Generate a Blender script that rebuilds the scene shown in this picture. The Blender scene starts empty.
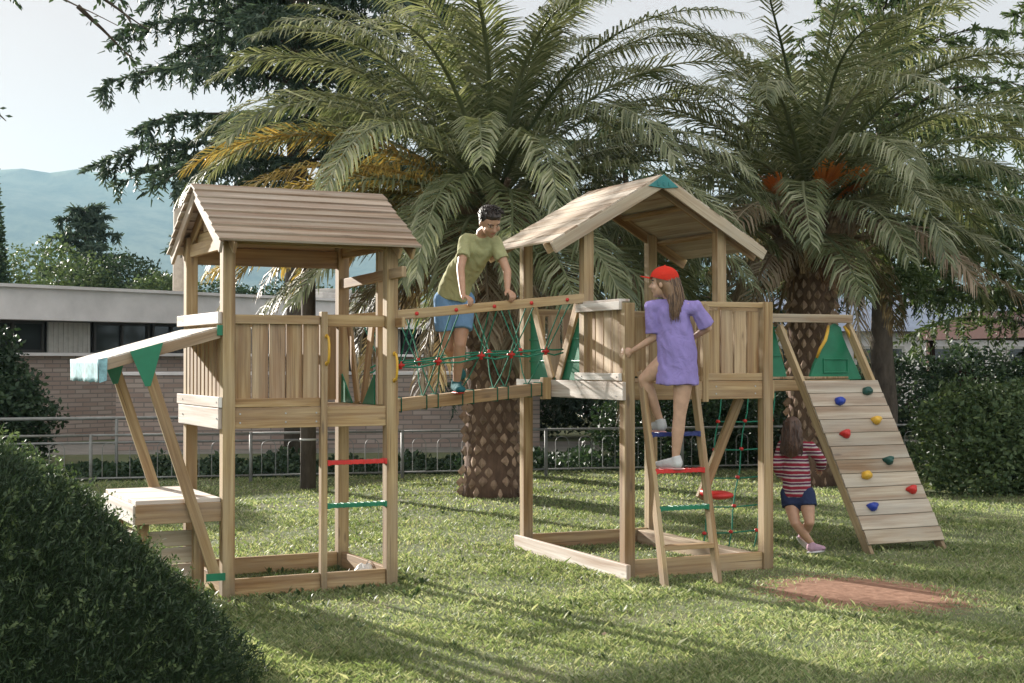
import bpy, bmesh, math, random
import numpy as np
from mathutils import Vector, Matrix, noise as mnoise

R = math.radians
sc = bpy.context.scene
COL = sc.collection

# ------------------------------------------------------------------ camera
CAM_H = 1.6
cd = bpy.data.cameras.new('camera')
cam = bpy.data.objects.new('camera', cd)
COL.objects.link(cam)
cd.sensor_width = 36.0
cd.lens = 50.0
cd.clip_start = 0.05
cd.clip_end = 30000
cam.location = (0, 0, CAM_H)
cam.rotation_euler = (R(90 + 0.745), 0, 0)
sc.camera = cam

# ------------------------------------------------------------------ light
SUN_AZ = 38.0
SUN_EL = 15.0
S = Vector((-math.sin(R(SUN_AZ)) * math.cos(R(SUN_EL)), math.cos(R(SUN_AZ)) * math.cos(R(SUN_EL)), math.sin(R(SUN_EL))))
w = bpy.data.worlds.new('World')
sc.world = w
w.use_nodes = True
nt = w.node_tree
nt.nodes.clear()
sky = nt.nodes.new('ShaderNodeTexSky')
sky.sky_type = 'NISHITA'
sky.sun_disc = False
sky.sun_elevation = R(SUN_EL)
sky.sun_rotation = R(-SUN_AZ)
sky.air_density = 1.0
sky.dust_density = 0.8
sky.ozone_density = 1.5
sky.altitude = 100
hs = nt.nodes.new('ShaderNodeHueSaturation')
hs.inputs['Saturation'].default_value = 0.3
bgn = nt.nodes.new('ShaderNodeBackground')
bgn.inputs['Strength'].default_value = 0.15
wo = nt.nodes.new('ShaderNodeOutputWorld')
nt.links.new(sky.outputs[0], hs.inputs['Color'])
veil = nt.nodes.new('ShaderNodeMix'); veil.data_type = 'RGBA'      # thin even high cloud over the clear sky
veil.inputs[0].default_value = 0.94
# veil brightened behind the viewer: added fill light for shaded front faces
tco = nt.nodes.new('ShaderNodeTexCoord'); sxy = nt.nodes.new('ShaderNodeSeparateXYZ')
nt.links.new(tco.outputs['Generated'], sxy.inputs[0])
cr = nt.nodes.new('ShaderNodeMapRange'); cr.interpolation_type = 'SMOOTHSTEP'
cr.inputs['From Min'].default_value = 0.45; cr.inputs['From Max'].default_value = -0.6
cr.inputs['To Min'].default_value = 0.0; cr.inputs['To Max'].default_value = 1.0
nt.links.new(sxy.outputs[1], cr.inputs['Value'])
vc = nt.nodes.new('ShaderNodeMix'); vc.data_type = 'RGBA'
vc.inputs[6].default_value = (1.16, 0.92, 0.86, 1); vc.inputs[7].default_value = (3.2, 3.05, 2.9, 1)
nt.links.new(cr.outputs[0], vc.inputs[0])
nt.links.new(vc.outputs[2], veil.inputs[7])
nt.links.new(hs.outputs[0], veil.inputs[6])
nt.links.new(veil.outputs[2], bgn.inputs['Color'])
nt.links.new(bgn.outputs[0], wo.inputs['Surface'])

sl = bpy.data.lights.new('sun', 'SUN')
sl.energy = 5.0
sl.angle = R(0.6)
sl.color = (1.0, 0.94, 0.85)
sun = bpy.data.objects.new('sun', sl)
COL.objects.link(sun)
sun.rotation_euler = S.to_track_quat('Z', 'Y').to_euler()
sun.location = (-20, 20, 20)

sc.view_settings.view_transform = 'Standard'
sc.view_settings.look = 'None'
sc.view_settings.exposure = 1.8
sc.view_settings.gamma = 1.0
sc.view_settings.use_curve_mapping = False
sc.render.engine = 'CYCLES'
sc.cycles.use_denoising = True
sc.cycles.max_bounces = 8
sc.cycles.transparent_max_bounces = 8
sc.cycles.volume_bounces = 0

# ------------------------------------------------------------------ helpers
def tag(o, label=None, cat=None, group=None, kind=None):
    if label: o['label'] = label
    if cat: o['category'] = cat
    if group: o['group'] = group
    if kind: o['kind'] = kind
    return o

def thing(name, label, cat, loc=(0, 0, 0), rz=0.0, group=None):
    o = bpy.data.objects.new(name, None)
    o.empty_display_size = 0.2
    COL.objects.link(o)
    o.location = loc
    o.rotation_euler = (0, 0, rz)
    return tag(o, label, cat, group)

class MB:
    """collects boxes, boards, tubes and free faces, then links them as one mesh object"""
    def __init__(self, seed=0):
        self.v = []; self.f = []; self.uv = []; self.m = []
        self.rnd = random.Random(seed)
    def face(self, idx, uv=None, m=0):
        self.f.append(tuple(idx)); self.m.append(m)
        self.uv.append(uv if uv else [(0, 0)] * len(idx))
    def board(self, p0, p1, w, t, side=(1, 0, 0), m=0, taper=1.0, cut0=None, cut1=None):
        """beam p0->p1; w = size along 'side', t = size along the third axis"""
        p0 = Vector(p0); p1 = Vector(p1)
        ax = (p1 - p0); L = ax.length; ax.normalize()
        s = Vector(side); s = (s - ax * s.dot(ax)).normalized()
        n = ax.cross(s).normalized()
        b = len(self.v)
        ou, ov = self.rnd.random() * 50, self.rnd.random() * 50
        for k, p in enumerate((p0, p1)):
            q = 1.0 if k == 0 else taper
            for (a, c) in ((-1, -1), (1, -1), (1, 1), (-1, 1)):
                off = s * (a * w / 2 * q) + n * (c * t / 2 * q)
                self.v.append(p + off)
        def U(i):  # along
            return ou + (0 if i < 4 else L)
        for i in range(4):
            j = (i + 1) % 4
            d = w if i % 2 == 0 else t
            v0 = ov + i * 0.37
            self.face((b + i, b + j, b + 4 + j, b + 4 + i), [(ou, v0), (ou, v0 + d), (ou + L, v0 + d), (ou + L, v0)], m)
        self.face((b + 3, b + 2, b + 1, b), [(ou + .01, ov), (ou + .01, ov + w), (ou + .02, ov + w), (ou + .02, ov)], m)
        self.face((b + 4, b + 5, b + 6, b + 7), [(ou + .01, ov), (ou + .01, ov + w), (ou + .02, ov + w), (ou + .02, ov)], m)
        return self
    def box(self, c, s, m=0, rz=0):
        c = Vector(c)
        ax = max(range(3), key=lambda i: s[i])
        d = [Vector((math.cos(rz), math.sin(rz), 0)), Vector((-math.sin(rz), math.cos(rz), 0)), Vector((0, 0, 1))]
        a = d[ax] * (s[ax] / 2)
        o1 = (ax + 1) % 3; o2 = (ax + 2) % 3
        return self.board(c - a, c + a, s[o1], s[o2], d[o1], m)
    def tube(self, pts, rad, n=8, m=0, cap=True):
        pts = [Vector(p) for p in pts]
        if not isinstance(rad, (list, tuple)): rad = [rad] * len(pts)
        b = len(self.v)
        up = Vector((0.31, 0.17, 0.93))
        L = 0; ou = self.rnd.random() * 20
        Ls = []
        for i, p in enumerate(pts):
            if i: L += (p - pts[i - 1]).length
            Ls.append(L)
            t = (pts[min(i + 1, len(pts) - 1)] - pts[max(i - 1, 0)]).normalized()
            u = up - t * up.dot(t)
            if u.length < 1e-3: u = Vector((1, 0, 0)) - t * t.x
            u.normalize(); up = u
            w_ = t.cross(u)
            for k in range(n):
                a = 2 * math.pi * k / n
                self.v.append(p + (u * math.cos(a) + w_ * math.sin(a)) * rad[i])
        for i in range(len(pts) - 1):
            for k in range(n):
                k2 = (k + 1) % n
                self.face((b + i * n + k, b + i * n + k2, b + (i + 1) * n + k2, b + (i + 1) * n + k),
                          [(ou + Ls[i], k / n), (ou + Ls[i], (k + 1) / n), (ou + Ls[i + 1], (k + 1) / n), (ou + Ls[i + 1], k / n)], m)
        if cap:
            self.face([b + k for k in range(n)][::-1], None, m)
            e = b + (len(pts) - 1) * n
            self.face([e + k for k in range(n)], None, m)
        return self
    def prism(self, poly, off, m=0):
        """flat polygon (3-D points) given thickness by the vector off"""
        off = Vector(off); n = len(poly); b = len(self.v)
        poly = [Vector(p) for p in poly]
        for p in poly: self.v.append(p)
        for p in poly: self.v.append(p + off)
        uv = [(p.x + p.y, p.z) for p in poly]
        self.face([b + i for i in range(n)][::-1], uv[::-1], m)
        self.face([b + n + i for i in range(n)], uv, m)
        for i in range(n):
            j = (i + 1) % n
            self.face((b + i, b + j, b + n + j, b + n + i), [uv[i], uv[j], uv[j], uv[i]], m)
        return self
    def ball(self, c, r, n=12, m=0, sc_=(1, 1, 1), jit=0.0):
        c = Vector(c); b = len(self.v); rings = n // 2 + 1
        for i in range(1, rings):
            th = math.pi * i / rings
            for k in range(n):
                ph = 2 * math.pi * k / n
                q = r * (1 + jit * (self.rnd.random() - .5))
                self.v.append(c + Vector((q * math.sin(th) * math.cos(ph) * sc_[0], q * math.sin(th) * math.sin(ph) * sc_[1], q * math.cos(th) * sc_[2])))
        t = len(self.v); self.v.append(c + Vector((0, 0, r * sc_[2]))); self.v.append(c - Vector((0, 0, r * sc_[2])))
        for i in range(rings - 2):
            for k in range(n):
                k2 = (k + 1) % n
                self.face((b + i * n + k, b + (i + 1) * n + k, b + (i + 1) * n + k2, b + i * n + k2), None, m)
        for k in range(n):
            k2 = (k + 1) % n
            self.face((t, b + k, b + k2), None, m)
            e = b + (rings - 2) * n
            self.face((t + 1, e + k2, e + k), None, m)
        return self
    def build(self, name, mats, parent=None, bevel=0, smooth=False):
        me = bpy.data.meshes.new(name)
        me.from_pydata([tuple(p) for p in self.v], [], self.f)
        uvl = me.uv_layers.new(name='UVMap')
        flat = [c for fu in self.uv for p in fu for c in p]
        uvl.data.foreach_set('uv', flat)
        if not isinstance(mats, (list, tuple)): mats = [mats]
        for m_ in mats: me.materials.append(m_)
        me.polygons.foreach_set('material_index', self.m)
        if smooth: me.polygons.foreach_set('use_smooth', [True] * len(me.polygons))
        me.update()
        o = bpy.data.objects.new(name, me)
        COL.objects.link(o)
        if parent: o.parent = parent
        if bevel:
            md = o.modifiers.new('bevel', 'BEVEL')
            md.width = bevel; md.segments = 2; md.limit_method = 'ANGLE'; md.angle_limit = R(40)
        return o

def np_mesh(name, V, F, mats, parent=None, mi=None, smooth=False, uv=None):
    """V (n,3) array, F (m,k) array of equal sized faces"""
    V = np.ascontiguousarray(V, dtype=np.float32); F = np.ascontiguousarray(F, dtype=np.int32)
    me = bpy.data.meshes.new(name)
    m, k = F.shape
    me.vertices.add(len(V)); me.vertices.foreach_set('co', V.ravel())
    me.loops.add(m * k); me.loops.foreach_set('vertex_index', F.ravel())
    me.polygons.add(m)
    me.polygons.foreach_set('loop_start', np.arange(m, dtype=np.int32) * k)
    me.polygons.foreach_set('loop_total', np.full(m, k, dtype=np.int32))
    if not isinstance(mats, (list, tuple)): mats = [mats]
    for x in mats: me.materials.append(x)
    if mi is not None: me.polygons.foreach_set('material_index', np.ascontiguousarray(mi, dtype=np.int32))
    if smooth: me.polygons.foreach_set('use_smooth', np.ones(m, dtype=bool))
    me.update(calc_edges=True)
    me.validate()
    o = bpy.data.objects.new(name, me)
    COL.objects.link(o)
    if parent: o.parent = parent
    return o

# ------------------------------------------------------------------ materials
def mat(name):
    m = bpy.data.materials.new(name)
    m.use_nodes = True
    nt = m.node_tree; nt.nodes.clear()
    out = nt.nodes.new('ShaderNodeOutputMaterial')
    bs = nt.nodes.new('ShaderNodeBsdfPrincipled')
    nt.links.new(bs.outputs[0], out.inputs['Surface'])
    return m, nt, bs, out

def N(nt, typ, **kw):
    n = nt.nodes.new(typ)
    for k, v in kw.items():
        if k in n.inputs: n.inputs[k].default_value = v
        else: setattr(n, k, v)
    return n

def ramp(nt, fac, stops):
    r = nt.nodes.new('ShaderNodeValToRGB')
    while len(r.color_ramp.elements) < len(stops): r.color_ramp.elements.new(0.5)
    for e, (p, c) in zip(r.color_ramp.elements, stops):
        e.position = p; e.color = (c[0], c[1], c[2], 1) if len(c) == 3 else c
    nt.links.new(fac, r.inputs[0])
    return r.outputs[0]

def mix(nt, a, b, fac, mode='MIX'):
    m = nt.nodes.new('ShaderNodeMix'); m.data_type = 'RGBA'; m.blend_type = mode
    for val, sock in ((fac, m.inputs[0]), (a, m.inputs[6]), (b, m.inputs[7])):
        if hasattr(val, 'is_linked') or isinstance(val, bpy.types.NodeSocket): nt.links.new(val, sock)
        elif isinstance(val, (int, float)): sock.default_value = val
        else: sock.default_value = (*val[:3], 1)
    return m.outputs[2]

def mathn(nt, op, a, b=0.0):
    m = nt.nodes.new('ShaderNodeMath'); m.operation = op
    for val, sock in ((a, m.inputs[0]), (b, m.inputs[1])):
        if isinstance(val, bpy.types.NodeSocket): nt.links.new(val, sock)
        else: sock.default_value = val
    return m.outputs[0]

def noise_tex(nt, scale, detail=4, rough=0.55, vec=None, dist=0.0):
    n = nt.nodes.new('ShaderNodeTexNoise')
    n.inputs['Scale'].default_value = scale; n.inputs['Detail'].default_value = detail
    n.inputs['Roughness'].default_value = rough; n.inputs['Distortion'].default_value = dist
    if vec is not None: nt.links.new(vec, n.inputs['Vector'])
    return n.outputs['Fac']

def mapping(nt, src, scale=(1, 1, 1), loc=(0, 0, 0)):
    m = nt.nodes.new('ShaderNodeMapping')
    m.inputs['Scale'].default_value = scale; m.inputs['Location'].default_value = loc
    nt.links.new(src, m.inputs['Vector'])
    return m.outputs[0]

def coords(nt, which='Object'):
    return nt.nodes.new('ShaderNodeTexCoord').outputs[which]

def island(nt):
    return nt.nodes.new('ShaderNodeNewGeometry').outputs['Random Per Island']

def bump(nt, bs, height, strength=0.3, dist=0.01):
    b = nt.nodes.new('ShaderNodeBump'); b.inputs['Strength'].default_value = strength; b.inputs['Distance'].default_value = dist
    nt.links.new(height, b.inputs['Height']); nt.links.new(b.outputs[0], bs.inputs['Normal'])

def wood(name, dark, mid, light, grey=0.3, rough=0.72, muddy=False):
    m, nt, bs, out = mat(name)
    uv = coords(nt, 'UV')
    g = noise_tex(nt, 1.0, 6, 0.62, mapping(nt, uv, (1.6, 42, 1)), 0.6)
    g2 = noise_tex(nt, 1.0, 3, 0.5, mapping(nt, uv, (0.5, 9, 1)), 0.3)
    c = ramp(nt, g, [(0.30, dark), (0.50, mid), (0.72, light)])
    c = mix(nt, c, mix(nt, c, (0.62, 0.50, 0.42), 1.0, 'MULTIPLY'), ramp(nt, g2, [(0.42, (0, 0, 0)), (0.62, (1, 1, 1))]))
    # knots
    vo = nt.nodes.new('ShaderNodeTexVoronoi'); vo.inputs['Scale'].default_value = 1.0
    nt.links.new(mapping(nt, uv, (2.3, 9.0, 1)), vo.inputs['Vector'])
    k = ramp(nt, vo.outputs['Distance'], [(0.07, (1, 1, 1)), (0.15, (0, 0, 0))])
    kn = noise_tex(nt, 1.0, 1, 0.5, mapping(nt, uv, (1.2, 4, 1), (3, 7, 0)))
    k = mix(nt, (0, 0, 0), k, ramp(nt, kn, [(0.50, (0, 0, 0)), (0.56, (1, 1, 1))]))
    c = mix(nt, c, (0.10, 0.055, 0.03), mathn(nt, 'MULTIPLY', k, 0.75))
    # every board a little different
    il = island(nt)
    hsv = nt.nodes.new('ShaderNodeHueSaturation')
    nt.links.new(c, hsv.inputs['Color'])
    nt.links.new(mathn(nt, 'ADD', mathn(nt, 'MULTIPLY', il, 0.42), 0.80), hsv.inputs['Value'])
    nt.links.new(mathn(nt, 'ADD', mathn(nt, 'MULTIPLY', il, -0.3), 1.05), hsv.inputs['Saturation'])
    # weathering
    wz = noise_tex(nt, 1.0, 4, 0.6, mapping(nt, uv, (1.1, 3.5, 1), (11, 3, 0)))
    c = mix(nt, hsv.outputs[0], (0.33, 0.31, 0.27), mathn(nt, 'MULTIPLY', ramp(nt, wz, [(0.40, (0, 0, 0)), (0.70, (1, 1, 1))]), grey))
    # long drying cracks
    cr_ = noise_tex(nt, 1.0, 2, 0.4, mapping(nt, uv, (0.9, 60, 1), (5, 1, 0)), 0.2)
    c = mix(nt, c, (0.09, 0.055, 0.035), mathn(nt, 'MULTIPLY', ramp(nt, cr_, [(0.70, (0, 0, 0)), (0.74, (1, 1, 1))]), 0.7))
    if muddy:      # splashed soil on the feet of the posts
        sp = nt.nodes.new('ShaderNodeSeparateXYZ'); nt.links.new(coords(nt), sp.inputs[0])
        mz = mathn(nt, 'ADD', sp.outputs[2], mathn(nt, 'MULTIPLY', noise_tex(nt, 9, 5, 0.7, coords(nt)), -0.30))
        c = mix(nt, c, (0.20, 0.145, 0.09), mathn(nt, 'MULTIPLY', ramp(nt, mathn(nt, 'ADD', mz, 0.5), [(0.42, (1, 1, 1)), (0.56, (0, 0, 0))]), 0.75))
    nt.links.new(c, bs.inputs['Base Color'])
    bs.inputs['Roughness'].default_value = rough
    bs.inputs['Specular IOR Level'].default_value = 0.3
    bump(nt, bs, g, 0.35, 0.004)
    return m

M = {}
M['pine'] = wood('pine', (0.29, 0.175, 0.075), (0.43, 0.285, 0.13), (0.57, 0.41, 0.215), 0.32)
M['pine_post'] = wood('pine_post', (0.28, 0.18, 0.08), (0.41, 0.285, 0.135), (0.55, 0.41, 0.225), 0.30, 0.72, True)
M['pine_roof'] = wood('pine_roof', (0.27, 0.19, 0.125), (0.39, 0.295, 0.21), (0.50, 0.40, 0.31), 0.55)
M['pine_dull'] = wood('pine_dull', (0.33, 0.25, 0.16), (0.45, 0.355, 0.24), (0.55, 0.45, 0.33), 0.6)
M['pine_sunlit'] = wood('pine_pale_sunlit', (0.60, 0.54, 0.48), (0.74, 0.69, 0.64), (0.82, 0.79, 0.75), 0.12)  # whitish wood for left planks and counter, sunlight added into its colour

def plain(name, col, rough=0.5, var=0.12, scale=8, spec=0.4, metal=0.0, bumpk=0.0):
    m, nt, bs, out = mat(name)
    n = noise_tex(nt, scale, 5, 0.6, coords(nt))
    lo = tuple(c * (1 - var * 1.6) for c in col); hi = tuple(min(1, c * (1 + var)) for c in col)
    nt.links.new(ramp(nt, n, [(0.3, lo), (0.7, hi)]), bs.inputs['Base Color'])
    bs.inputs['Roughness'].default_value = rough
    bs.inputs['Specular IOR Level'].default_value = spec
    bs.inputs['Metallic'].default_value = metal
    if bumpk: bump(nt, bs, n, bumpk, 0.01)
    return m

M['red'] = plain('red_plastic', (0.55, 0.03, 0.025), 0.4)
M['green'] = plain('green_plastic', (0.015, 0.17, 0.085), 0.4)
M['teal'] = plain('teal_plastic', (0.03, 0.20, 0.20), 0.45)
M['blue'] = plain('blue_plastic', (0.02, 0.05, 0.33), 0.4)
M['navy_plastic'] = plain('dark_blue_plastic', (0.02, 0.03, 0.14), 0.4)
M['yellow'] = plain('yellow_plastic', (0.62, 0.36, 0.04), 0.4)
M['darkgreen'] = plain('dark_green_plastic', (0.015, 0.07, 0.055), 0.45)
M['rope'] = plain('green_rope', (0.02, 0.19, 0.115), 0.85, 0.3, 150)
M['steel'] = plain('galvanised_steel', (0.42, 0.42, 0.41), 0.45, 0.1, 20, 0.5, 0.6)
M['fence'] = plain('fence_paint', (0.20, 0.20, 0.19), 0.55, 0.15, 10)
M['cloth_blue'] = plain('blue_cloth', (0.26, 0.46, 0.50), 0.85, 0.35, 14)

def leafmat(name, cols, trans=0.35, rough=0.55, spec=0.3, big=1.2):
    """cols: list of colours picked per leaf; thin leaves let some light through"""
    m, nt, bs, out = mat(name)
    il = island(nt)
    n = len(cols)
    c = ramp(nt, il, [(i / max(1, n - 1), cc) for i, cc in enumerate(cols)])
    nz = noise_tex(nt, big, 2, 0.5, coords(nt))
    c = mix(nt, c, mix(nt, c, (0.62, 0.66, 0.55), 1.0, 'MULTIPLY'), ramp(nt, nz, [(0.4, (0, 0, 0)), (0.65, (1, 1, 1))]))
    nt.links.new(c, bs.inputs['Base Color'])
    bs.inputs['Roughness'].default_value = rough
    bs.inputs['Specular IOR Level'].default_value = spec
    tr = nt.nodes.new('ShaderNodeBsdfTranslucent')
    nt.links.new(mix(nt, c, (1.5, 1.5, 0.7), 0.5, 'MULTIPLY'), tr.inputs['Color'])
    ms = nt.nodes.new('ShaderNodeMixShader'); ms.inputs[0].default_value = trans
    nt.links.new(bs.outputs[0], ms.inputs[1]); nt.links.new(tr.outputs[0], ms.inputs[2])
    nt.links.new(ms.outputs[0], out.inputs['Surface'])
    return m

M['palm_green'] = leafmat('palm_green', [(0.09, 0.115, 0.055), (0.19, 0.21, 0.11), (0.36, 0.36, 0.25)], 0.3, 0.38, 0.5)
M['palm_yellow'] = leafmat('palm_yellow', [(0.26, 0.20, 0.06), (0.42, 0.27, 0.08), (0.36, 0.30, 0.12)], 0.35)
M['palm_dry'] = leafmat('palm_dry', [(0.16, 0.11, 0.07), (0.27, 0.20, 0.14), (0.34, 0.28, 0.21)], 0.2)
M['cedar'] = leafmat('cedar_needles', [(0.035, 0.062, 0.046), (0.06, 0.092, 0.068), (0.095, 0.13, 0.095)], 0.2)
M['cedar_light'] = leafmat('cedar_light_needles', [(0.05, 0.085, 0.035), (0.09, 0.13, 0.05), (0.13, 0.17, 0.08)], 0.25)
M['shrub'] = leafmat('shrub_leaves', [(0.045, 0.075, 0.035), (0.08, 0.12, 0.05), (0.13, 0.17, 0.075)], 0.25)
M['shrub_dark'] = leafmat('dark_shrub_leaves', [(0.02, 0.04, 0.022), (0.035, 0.065, 0.033), (0.06, 0.095, 0.045)], 0.2)
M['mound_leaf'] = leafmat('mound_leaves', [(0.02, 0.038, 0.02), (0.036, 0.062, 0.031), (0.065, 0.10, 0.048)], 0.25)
M['grass'] = leafmat('grass_blades', [(0.115, 0.165, 0.065), (0.21, 0.27, 0.11), (0.33, 0.38, 0.19), (0.50, 0.48, 0.31)], 0.35, 0.6, 0.25, 0.9)

def barkmat(name, dark, light, scale=9):
    m, nt, bs, out = mat(name)
    n = noise_tex(nt, scale, 6, 0.65, mapping(nt, coords(nt), (1, 1, 0.35)))
    il = island(nt)
    c = ramp(nt, n, [(0.3, dark), (0.7, light)])
    h = nt.nodes.new('ShaderNodeHueSaturation'); nt.links.new(c, h.inputs['Color'])
    nt.links.new(mathn(nt, 'ADD', mathn(nt, 'MULTIPLY', il, 0.7), 0.65), h.inputs['Value'])
    nt.links.new(h.outputs[0], bs.inputs['Base Color'])
    bs.inputs['Roughness'].default_value = 0.9; bs.inputs['Specular IOR Level'].default_value = 0.15
    bump(nt, bs, n, 0.8, 0.02)
    return m
M['bark'] = barkmat('bark', (0.05, 0.037, 0.03), (0.13, 0.105, 0.085))
M['palm_boot'] = barkmat('palm_boots', (0.15, 0.095, 0.065), (0.40, 0.28, 0.20), 14)
M['palm_core'] = barkmat('palm_core', (0.07, 0.042, 0.03), (0.16, 0.10, 0.07), 14)
M['fruit'] = leafmat('orange_fruit', [(0.78, 0.22, 0.05), (0.85, 0.33, 0.08), (0.62, 0.22, 0.07)], 0.1)
M['fibre'] = leafmat('brown_fibre', [(0.10, 0.05, 0.03), (0.2, 0.09, 0.04), (0.28, 0.15, 0.08)], 0.1)

# ------------------------------------------------------------------ the setting
rng = np.random.default_rng(7)

def dirt_amount(x, y):
    """bare worn earth to the right of the play tower"""
    dx = (x - 2.42) * 0.95 + (y - 9.8) * 0.15; dy = (y - 9.8)
    return np.clip(1.25 - np.sqrt((dx / 0.68) ** 2 + (dy / 0.80) ** 2), 0, 1)

def make_ground():
    m, nt, bs, out = mat('lawn_soil')
    co = coords(nt)
    n1 = noise_tex(nt, 1.3, 5, 0.6, co); n2 = noise_tex(nt, 14, 5, 0.65, co); n3 = noise_tex(nt, 90, 3, 0.6, co)
    g = ramp(nt, n3, [(0.3, (0.08, 0.10, 0.05)), (0.7, (0.19, 0.21, 0.12))])
    g = mix(nt, g, (0.19, 0.165, 0.10), mathn(nt, 'MULTIPLY', ramp(nt, n1, [(0.48, (0, 0, 0)), (0.70, (1, 1, 1))]), 0.6))
    earth = ramp(nt, n2, [(0.3, (0.17, 0.09, 0.06)), (0.7, (0.32, 0.19, 0.13))])
    # worn oval of bare earth
    sx = nt.nodes.new('ShaderNodeSeparateXYZ'); nt.links.new(co, sx.inputs[0])
    x = mathn(nt, 'SUBTRACT', sx.outputs[0], 2.42); y = mathn(nt, 'SUBTRACT', sx.outputs[1], 9.8)
    dx = mathn(nt, 'DIVIDE', mathn(nt, 'ADD', mathn(nt, 'MULTIPLY', x, 0.95), mathn(nt, 'MULTIPLY', y, 0.15)), 0.68)
    dy = mathn(nt, 'DIVIDE', y, 0.80)
    d = mathn(nt, 'SQRT', mathn(nt, 'ADD', mathn(nt, 'MULTIPLY', dx, dx), mathn(nt, 'MULTIPLY', dy, dy)))
    d = mathn(nt, 'ADD', d, mathn(nt, 'MULTIPLY', mathn(nt, 'SUBTRACT', n2, 0.5), 2.2))
    c = mix(nt, earth, g, ramp(nt, d, [(0.85, (0, 0, 0)), (1.15, (1, 1, 1))]))
    nt.links.new(c, bs.inputs['Base Color']); bs.inputs['Roughness'].default_value = 0.95
    bs.inputs['Specular IOR Level'].default_value = 0.1
    bump(nt, bs, n2, 0.5, 0.03)
    mb = MB()
    xs = [-9000, -300, -60] + [i * 2.0 for i in range(-12, 13)] + [60, 300, 9000]
    ys = [-200, -20] + [i * 2.0 for i in range(0, 16)] + [60, 300, 9000]
    for y in ys:
        for x in xs: mb.v.append(Vector((x, y, 0)))
    nx = len(xs)
    for j in range(len(ys) - 1):
        for i in range(nx - 1):
            mb.face((j * nx + i, j * nx + i + 1, (j + 1) * nx + i + 1, (j + 1) * nx + i))
    o = mb.build('ground', m); tag(o, kind='structure')
make_ground()

def grass_blades():
    # density falls with distance so that blades never get finer than the picture can show
    bands = [(6.2, 8.6, 6500, 0.0048), (8.6, 11.5, 4000, 0.0068), (11.5, 15, 2000, 0.010), (15, 20.6, 800, 0.018)]
    Vs = []; 
    for (y0, y1, den, wd) in bands:
        A = (y1 - y0) * 0.5 * ((y0 + y1)) * 0.80
        n = int(A * den)
        y = np.sqrt(rng.uniform(y0 ** 2, y1 ** 2, n)); x = rng.uniform(-0.40, 0.40, n) * y
        # patchy growth
        pn = 0.5 + 0.25 * np.sin(x * 3.1 + 1.7 * np.sin(y * 2.3)) + 0.25 * np.sin(y * 4.7 + 2.1 * np.sin(x * 1.9 + 1))
        pn2 = 0.5 + 0.5 * np.sin(x * 11 + 3 * np.sin(y * 7.1)) * np.sin(y * 13 + 2 * np.sin(x * 9))
        keep = rng.random(n) < (0.50 + 0.5 * pn)
        keep &= rng.random(n) > dirt_amount(x, y) * 1.5
        x = x[keep]; y = y[keep]; pn = pn[keep]; pn2 = pn2[keep]; n = len(x)
        h = (0.010 + 0.020 * rng.random(n) + 0.013 * pn2) * (0.7 + 0.5 * pn)
        tall = rng.random(n) < 0.006; h[tall] *= 2.0
        az = rng.uniform(0, 2 * np.pi, n); lean = rng.uniform(0.3, 1.5, n) * h
        wa = rng.uniform(0, 2 * np.pi, n)
        wv = np.stack([np.cos(wa), np.sin(wa), np.zeros(n)], 1) * (wd * rng.uniform(0.6, 1.3, n))[:, None] / 2
        base = np.stack([x, y, np.full(n, -0.003)], 1)
        tip = base + np.stack([np.cos(az) * lean, np.sin(az) * lean, h], 1)
        mid = base + np.stack([np.cos(az) * lean * .35, np.sin(az) * lean * .35, h * 0.6], 1)
        Vs.append(np.stack([base - wv, base + wv, mid + wv * .8, tip], 1).reshape(-1, 3))
    V = np.concatenate(Vs); n = len(V) // 4
    F = np.arange(n * 4).reshape(n, 4)
    o = np_mesh('grass', V, F, M['grass'])
    tag(o, 'short sunlit green lawn grass around the play towers', 'grass', kind='stuff')
grass_blades()

# weeds and broad leaves at the feet of the posts
def weeds():
    spots = []
    r = random.Random(3)
    for _ in range(160):
        y = r.uniform(7.4, 15); x = r.uniform(-.35, .38) * y
        spots.append((x, y, r.uniform(.04, .07)))
    for _ in range(90):
        spots.append((r.uniform(-2.2, -.6), r.uniform(9.4, 10.9), r.uniform(.04, .10)))
    V = []; F = []
    for (x, y, h) in spots:
        if float(dirt_amount(np.array(x), np.array(y))) > .25: continue
        for k in range(r.randint(3, 6)):
            a = r.uniform(0, 6.28); e = r.uniform(.4, 1.2)
            d = Vector((math.cos(a) * math.cos(e), math.sin(a) * math.cos(e), math.sin(e)))
            s = Vector((-math.sin(a), math.cos(a), 0)) * (h * .16)
            p = Vector((x, y, 0)); b = len(V)
            V += [p, p + d * h * .55 + s, p + d * h + Vector((0, 0, -h * .12)), p + d * h * .55 - s]
            F.append((b, b + 1, b + 2, b + 3))
    o = np_mesh('weeds', np.array([tuple(v) for v in V]), np.array(F), M['shrub'])
    tag(o, 'small broad leaved weeds growing through the lawn', 'weeds', kind='stuff')
weeds()

def fallen_leaves():
    r = random.Random(12); V = []; F = []
    for _ in range(260):
        y = r.uniform(7.2, 17); x = r.uniform(-.36, .38) * y; a = r.uniform(0, 6.28); s = r.uniform(.02, .05)
        d = Vector((math.cos(a), math.sin(a), r.uniform(-.2, .5))) * s; t = Vector((-math.sin(a), math.cos(a), r.uniform(-.3, .3))) * s * .35
        p = Vector((x, y, r.uniform(.03, .05))); b = len(V); V += [p, p + d * .5 + t, p + d, p + d * .5 - t]; F.append((b, b + 1, b + 2, b + 3))
    o = np_mesh('fallen_leaves', np.array([tuple(v) for v in V]), np.array(F), M['palm_dry'])
    tag(o, 'small dry fallen leaves scattered over the lawn', 'leaves', kind='stuff')
fallen_leaves()

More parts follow.
